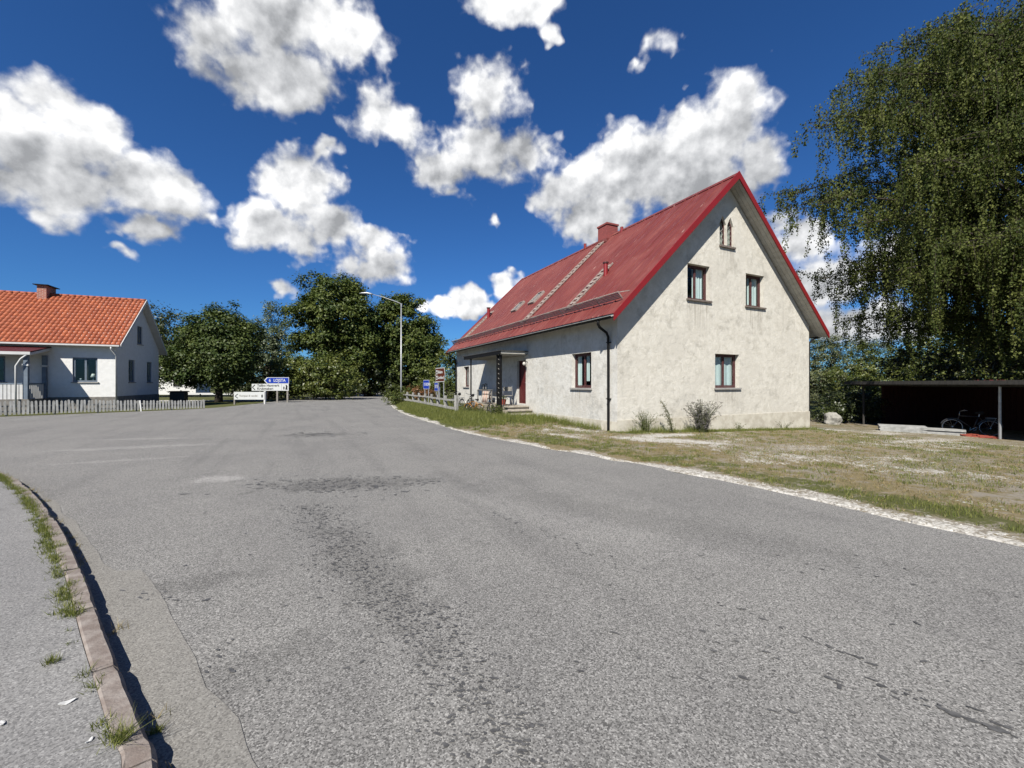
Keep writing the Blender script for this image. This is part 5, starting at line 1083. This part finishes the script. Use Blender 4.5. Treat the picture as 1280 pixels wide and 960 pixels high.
bush('roadside_bush', 'green bushes behind the brown sign at the far house corner', at(557, 38), [(0, 0, 2.0, 1.7, 1.6, 2.0), (.5, 0, 4.2, 1.1, 1.1, 1.3), (-1.4, 0, 1.6, 1.2, 1.2, 1.6), (1.2, .3, 2.6, 1.0, 1, 2.0)], 230, 48, .15, 'lf_bush', 15, .26)
for k, (p_, Y, h_) in enumerate(((538, 70, 10.5), (549, 74, 9.0))):
    tree('poplar_tree', ('thin pale young poplar rising right of the dark lime tree' if k == 0 else 'shorter thin poplar beside the house roof edge'), at(p_, Y), [(0, 0, h_ * .55, .8, .8, h_ * .4), (.3, 0, h_ * .85, .45, .45, h_ * .16), (-.3, 0, h_ * .35, 1.0, 1, h_ * .2)], 150, 16, .24, 'lf_willow', .1, 3, 20 + k, 'young poplars', .3)
# trees right of the house
tree('willow_tree', 'grey-green leafy tree behind the right corner of the stucco house', (32.0, 43.5, -.6), [(0, 0, 4.2, 3.2, 2.6, 2.8), (-2.4, 0, 3.2, 2.2, 2, 2.6), (3.0, 0, 4.0, 2.6, 2.2, 2.8), (-.4, 0, 6.2, 1.8, 1.6, 1.2), (3.2, .3, 6.0, 1.6, 1.6, 1.1), (0, 0, 1.6, 4, 2, 1.6)], 420, 64, .16, 'lf_willow', .2, 1.6, 31, sig=.3)
tree('garden_tree', 'green tree filling the gap between house and carport, nearest the carport', (35.5, 42, -.6), [(0, 0, 3.0, 2.6, 2.2, 2.6), (-2.2, 0, 2.4, 2.0, 1.8, 2.2), (2.4, .3, 3.6, 2.4, 2, 2.6), (.4, 0, 5.2, 1.8, 1.8, 1.3)], 360, 60, .15, 'lf_bush', .16, 1.2, 32, sig=.28)
bush('yard_shrub', 'dark spreading shrub beside the boulder at the edge of the yard', (18.3, 22.9, -.58), [(0, 0, .8, 1.2, 1.0, .9), (-.9, .2, .6, .9, .8, .7), (1.0, -.2, .7, 1.0, .8, .8)], 130, 56, .11, 'lf_dark', 33, .18)
bush('back_shrub', 'shrub in the shade behind the left carport post', (20.5, 25, -.58), [(0, 0, 1.2, 1.6, 1.2, 1.3), (1.4, 0, 1.0, 1.2, 1, 1.1)], 140, 52, .14, 'lf_bush', 34, .22)
bush('carport_hedge', 'tall dark hedge closing the view behind the carport', (25.4, 18.5, -.58), [(0, 0, 2.0, 1.5, 3.5, 2.4), (0, -5, 2.2, 1.5, 3.5, 2.4), (.3, 4.6, 1.8, 1.4, 3, 2.1), (0, 2.0, 3.6, 1.4, 2.0, 1.6), (0, -3.0, 3.8, 1.5, 2.4, 1.6), (.6, -7, 3.6, 1.6, 2.4, 2.2), (.8, 5.5, 3.6, 1.5, 2.2, 1.6), (.8, 0, 4.6, 1.4, 2.2, 1.3), (.8, 8.5, 2.6, 1.5, 2.2, 2.4)], 420, 60, .17, 'lf_dark', 35, .3, cat='hedge')
for k, (x_, y_, sc_, lab) in enumerate(((46, 44, 1.0, 'dark broad tree behind the carport, the leftmost of the three'), (54, 42, 1.15, 'dark broad tree behind the carport, the middle of the three'), (60, 36, 1.1, 'dark broad tree behind the carport, the rightmost of the three'))):
    tree('background_tree', lab, (x_, y_, -.6), [(0, 0, 5 * sc_, 4.5, 4, 4 * sc_), (-3, 0, 3.2, 3.2, 3, 3.2), (3.2, 0, 4, 3.4, 3, 3.6), (.5, 0, 8.4 * sc_, 2.6, 2.6, 1.8)], 420, 44, .30, 'lf_dark' if k else 'lf_bush', .3, 2.5, 50 + k, 'trees behind the carport', .5)
# the weeping birch
def birch():
    rs = np.random.default_rng(77); B = np.array([25.6, 19.6, -.6]); t = thing('birch_tree', 'huge weeping birch with hanging twigs over the carport at the right', 'tree', B)
    M = MB(); M.tube([(0, 0, -.2), (-.1, 0, 3), (.15, .1, 8), (0, 0, 14), (-.1, 0, 19)], [.46, .36, .28, .17, .05], 12); M.build('trunk', MT['birchbark'], t, smooth=True)
    # leading limbs: start height, azimuth (deg, 0 = +x), reach, rise
    L_ = MB(); strands = []
    spec = []
    for k in range(110):
        h = 3.4 + 14.5 * rs.random() ** 1.15; az = rs.uniform(95, 285); f = 1 - max(0, (h - 9)) / 12
        reach = rs.uniform(4.6, 10.2) * (.38 + .62 * f); spec.append((h, az, reach, rs.uniform(.8, 3.4)))
    spec += [(6.0, 182, 12.4, 4.6), (5.2, 192, 11.4, 4.0), (7.5, 176, 12.2, 4.4), (9.0, 188, 11.0, 4.6), (7.0, 203, 11.0, 3.8), (8.2, 168, 11.0, 3.6), (11, 184, 9.4, 4.2), (11.5, 182, 9.8, 5.0), (12.3, 174, 9.2, 4.8), (10.5, 190, 10.6, 5.0), (9.5, 180, 11.8, 5.2), (13.2, 186, 8.2, 4.6), (14, 179, 7., 4.4), (12, 198, 9., 4.8), (8.6, 185, 11.9, 5.4), (12.5, 178, 6.6, 4.0), (4.8, 214, 8.0, 2.8), (10.0, 200, 8.3, 4.2), (13.5, 195, 5.6, 3.6), (6.6, 225, 8.4, 3.6), (9, 215, 8.0, 4.2), (6.2, 186, 7.2, 2.6), (8.6, 182, 7.0, 2.6), (11, 205, 6.6, 3.6), (14.2, 170, 5., 3.2), (5.5, 178, 6.2, 1.6), (12.2, 222, 6.6, 4.2)]
    for k in range(26): spec.append((rs.uniform(4, 16), rs.uniform(-75, 95), rs.uniform(4, 7.5), rs.uniform(.8, 3)))
    for (h, az, reach, rise) in spec:
        a = R(az); dx, dy = math.cos(a), math.sin(a); pts = []
        wob = rs.normal(0, .35, (7, 2))
        for i in range(7):
            s = i / 6; pts.append((dx * reach * s + wob[i, 0] * s, dy * reach * s + wob[i, 1] * s, h + rise * math.sin(s * 2.0) * 1.05 - .25 * s))
        r0 = .05 + .006 * reach; L_.tube(pts, [r0, r0 * .85, r0 * .7, r0 * .52, r0 * .36, r0 * .22, r0 * .1], 6, False)
        P_ = np.array(pts)
        for j in range(int((16. if 150 < az < 235 else 11) * reach / 4)):
            s = rs.uniform(.22, 1.0) ** .8 * 6; i = min(int(s), 5); q = P_[i] + (P_[i + 1] - P_[i]) * (s - i)
            # side twig out, then hang
            ta = rs.uniform(0, 2 * np.pi); tl = rs.uniform(.2, 1.5); up = rs.uniform(-.1, .7)
            e = q + np.array([math.cos(ta) * tl, math.sin(ta) * tl, up]); ln = rs.gamma(3., .42) * (1.25 if az > 160 and az < 230 and h < 10 else .9)
            strands.append((q, e, min(ln, 3.4)))
    L_.build('limbs', MT['bark'], t, smooth=True)
    P_ = []; T_ = []; TW = MB(); Dr = []
    for n_, (q, e, ln) in enumerate(strands):
        n1_ = int(20 + 15 * np.linalg.norm(e - q)); n2_ = int(54 * ln) + 14
        s = rs.random(n1_)[:, None]; P_.append(q + (e - q) * s + rs.normal(0, .12, (n1_, 3)))
        s2 = rs.random(n2_) ** .9; sway = rs.normal(0, .16, 2)
        c_ = e + np.stack([sway[0] * s2 * ln * .5, sway[1] * s2 * ln * .5, -s2 * ln], 1); P_.append(c_ + rs.normal(0, 1, (n2_, 3)) * (np.array([.10, .10, .05]) * (1.15 - .6 * s2)[:, None]))
        tt_ = rs.normal(.40, .27); T_.append(np.clip(tt_ + rs.normal(0, .2, n1_ + n2_), 0, 1))
        TW.tube([q, (q + e) / 2 + np.array([0, 0, .06]), e, e + np.array([sway[0] * ln * .25, sway[1] * ln * .25, -ln * .5]), e + np.array([sway[0] * ln * .5, sway[1] * ln * .5, -ln])], [.014, .011, .008, .006, .004], 3, False)
    TW.build('twigs', MT['bark'], t, fix=False)
    P_ = np.vstack(P_); T_ = np.concatenate(T_); Nn = rs.normal(0, 1, P_.shape); Nn[:, 2] *= .6; dr_ = rs.normal(0, .45, P_.shape); dr_[:, 2] -= 1
    # keep clear of the carport roof
    ok = P_[:, 2] > 2.45
    link('crown', leaf_mesh('crown', P_[ok], Nn[ok], .092, T_[ok], .75, dr_[ok]), MT['lf_birch'], t); return len(P_)
print('birch leaves', birch())
# distant woods closing the horizon
rs = np.random.default_rng(5); K = 1500; az = rs.uniform(-1.15, 1.15, K); rr = rs.uniform(120, 150, K); hgt = 5.5 + 2.5 * np.sin(az * 9) + 1.5 * np.sin(az * 23 + 1)
C = np.stack([np.sin(az) * rr, np.cos(az) * rr, rs.random(K) ** .7 * hgt], 1); P_ = np.repeat(C, 14, 0) + rs.normal(0, 1.1, (K * 14, 3)); P_[:, 2] = np.maximum(P_[:, 2], .1)
link('distant_woods', leaf_mesh('distant_woods', P_, rs.normal(0, 1, P_.shape) + [0, -.5, .5], .95, rs.random(len(P_))), MT['lf_maple'], label='distant belt of woods closing the horizon behind everything', cat='woods', kind='stuff')

# ================================================================== weeds by the house
def weed(name, label, loc, n, h, sp, mat, leafn=6, lsize=.03, seed=0, lean=(0, 0), group=None):
    rs = np.random.default_rng(seed); t = thing(name, label, 'weed', loc, 0, group); M = MB(); P_ = []
    for k in range(n):
        a = rs.uniform(0, 2 * np.pi); l = rs.uniform(.5, 1.0) * h; o_ = rs.uniform(.1, 1) * sp; e = np.array([math.cos(a) * o_ + lean[0] * l, math.sin(a) * o_ + lean[1] * l, l]); b_ = np.array([math.cos(a), math.sin(a), 0]) * sp * .15
        m_ = (b_ + e) / 2 + np.array([-e[0] * .15, -e[1] * .15, l * .1]); M.tube([b_, m_, e], [.006, .005, .002], 4, False)
        for j in range(leafn):
            s = rs.uniform(.15, 1); q = (1 - s) ** 2 * b_ + 2 * s * (1 - s) * m_ + s * s * e
            q2 = q + rs.normal(0, .05 * h, 3) * np.array([1, 1, .5]); M.tube([q, q2], [.003, .0015], 3, False)
            for i in range(3): P_.append(q + (q2 - q) * rs.uniform(.3, 1.1) + rs.normal(0, .01, 3))
    M.build('stems', MT['weed'], t, fix=False); P_ = np.array(P_); link('leaves', leaf_mesh('leaves', P_, rs.normal(0, 1, P_.shape), lsize, rs.random(len(P_)), .4), MT[mat], t)
weed('chicory_bush', 'bushy grey-violet weed clump against the middle of the gable', H(3.1, -.75, -.06), 110, 1.15, .68, 'violet', 11, .045, 1)
weed('tall_weed', 'tall leaning weed stalk in front of the gable left of the bushy clump', H(1.75, -.7, -.03), 7, 1.2, .14, 'weed', 20, .045, 2, (-.35, 0))
weed('wall_weed', 'thin wispy weeds at the gable foot near the downpipe', H(.9, -.35, 0), 44, .72, .5, 'lf_bush', 6, .035, 3)
weed('wall_weed', 'small low weed at the gable foot below the window', H(5.6, -.3, -.18), 12, .35, .25, 'lf_bush', 6, .03, 4)
weed('wall_weed', 'sparse weeds at the gable foot toward the right corner', H(8.4, -.3, -.28), 16, .38, .5, 'weed', 4, .025, 5)
weed('leafy_weed', 'dense broad-leaved weeds beside the porch steps', H(-1.75, 5.9, .1), 46, .62, .55, 'lf_bush', 8, .06, 6)
weed('leafy_weed', 'leafy weeds under the porch deck near the orange bicycle', H(-1.9, 7.6, .1), 36, .5, .6, 'lf_bush', 8, .05, 7)
weed('leafy_weed', 'weeds in flower by the end post of the rail fence', (-2.1, 20.2, .08), 40, .5, .7, 'lf_bush', 7, .04, 8)
cs = [(*H(-.25 - .2 * random.random(), b_, .03)[:2], .05 + .02 * b_, random.uniform(.4, 1)) for b_ in np.arange(.5, 4.6, .06)]
tufts('wall_grass', 'grass', cs, 42, .30, .009, .08, .45, 'long green grass along the front wall between downpipe and steps', 'grass')
cs = [(*H(a_, -.25 - .45 * random.random(), 0)[:2], float(yard_z(np.array(H(a_, -.5, 0)[0]), np.array(H(a_, -.5, 0)[1]), np.array(5.))) - .01, random.uniform(.2, .9) * (1.6 if vnoise(np.array(a_ * 1.3), np.array(2.)) > .5 else .6)) for a_ in np.arange(.3, 10.6, .05)]
tufts('gable_grass', 'grass', cs, 44, .26, .008, .10, .6, 'low green grass along the foot of the gable', 'grass')
cs = []
for i in range(220):
    q = EY[np.argmin(np.abs(EY[:, 1] - random.uniform(14, 33)))] + UU * random.uniform(.5, 3.2); cs.append((q[0], q[1], .1, random.uniform(.3, 1)))
tufts('long_grass', 'grass', cs, 60, .30, .012, .16, .5, 'long lush grass around the rail fence', 'grass')
cs = []
for i in range(5200):
    q = EY[rng.integers(0, len(EY))]; d_ = .5 + 11 * random.random() ** 1.2; q = q + UU * d_
    a_ = (q - P0) @ UU; b_ = (q - P0) @ VV
    if 3 < q[1] < 26 and b_ < 4 and not (-.3 < a_ < 11 and b_ > -.3): cs.append((q[0], q[1], float(yard_z(np.array(q[0]), np.array(q[1]), np.array(d_))) - .005, random.uniform(.15, .8)))
tufts('yard_tufts', 'drygrass', cs[::2], 26, .085, .008, .07, .9, 'low straw-coloured tufts dotted over the yard', 'dry grass')
tufts('green_yard_tufts', 'grass', cs[1::2], 24, .075, .008, .06, .9, 'low green tufts dotted over the yard', 'grass')
# flowers in the long grass
M = MB()
for i in range(260):
    q = EY[np.argmin(np.abs(EY[:, 1] - random.uniform(14, 32)))] + UU * random.uniform(.5, 3.5); z_ = random.uniform(.18, .36); r_ = random.uniform(.012, .022)
    M.add([(q[0] + r_ * math.cos(k * 1.05), q[1] + r_ * math.sin(k * 1.05), z_) for k in range(6)], [tuple(range(6))])
M.build('clover_flowers', MT['paper'], fix=False, label='scattered small white flowers in the lush verge grass', cat='flowers', kind='stuff')
# limestone chips in front of the gable and along the road edge
def chips():
    n = 9000; x, y, d, a, b = scatter_yard(60000, lambda n_: rng.random(n_) ** 1.5 * 9); g, gvv, dr = yard_attr(x, y, d)
    k = np.where(rng.random(len(x)) < np.clip(gvv - .35, 0, 1) * .55)[0][:n]; P_ = np.stack([x[k], y[k], yard_z(x[k], y[k], d[k])], 1)
    r_ = (.005 + .012 * rng.random(len(k)) ** 3)[:, None, None]; base = np.array([(-1, -.8, 0), (1, -.7, 0), (.2, 1, 0), (0, 0, .9)]); an = rng.uniform(0, 6.28, len(k)); c, s = np.cos(an), np.sin(an)
    T = base[None] * r_; X = T[..., 0] * c[:, None] - T[..., 1] * s[:, None]; Y = T[..., 0] * s[:, None] + T[..., 1] * c[:, None]; V = np.stack([X, Y, T[..., 2]], -1) + P_[:, None]
    F = V[:, [0, 1, 3, 1, 2, 3, 2, 0, 3]].reshape(-1, 3); link('limestone_chips', np_mesh('limestone_chips', F, None, 3, np.repeat(rng.random(len(k)), 3)), MT['gravelm'], label='loose white limestone chippings at the road edge and gable corner', cat='gravel', kind='stuff')
chips()
print('tris', sum(len(o_.data.loop_triangles) or sum(len(p_.vertices) - 2 for p_ in o_.data.polygons) for o_ in col.objects if o_.type == 'MESH'))
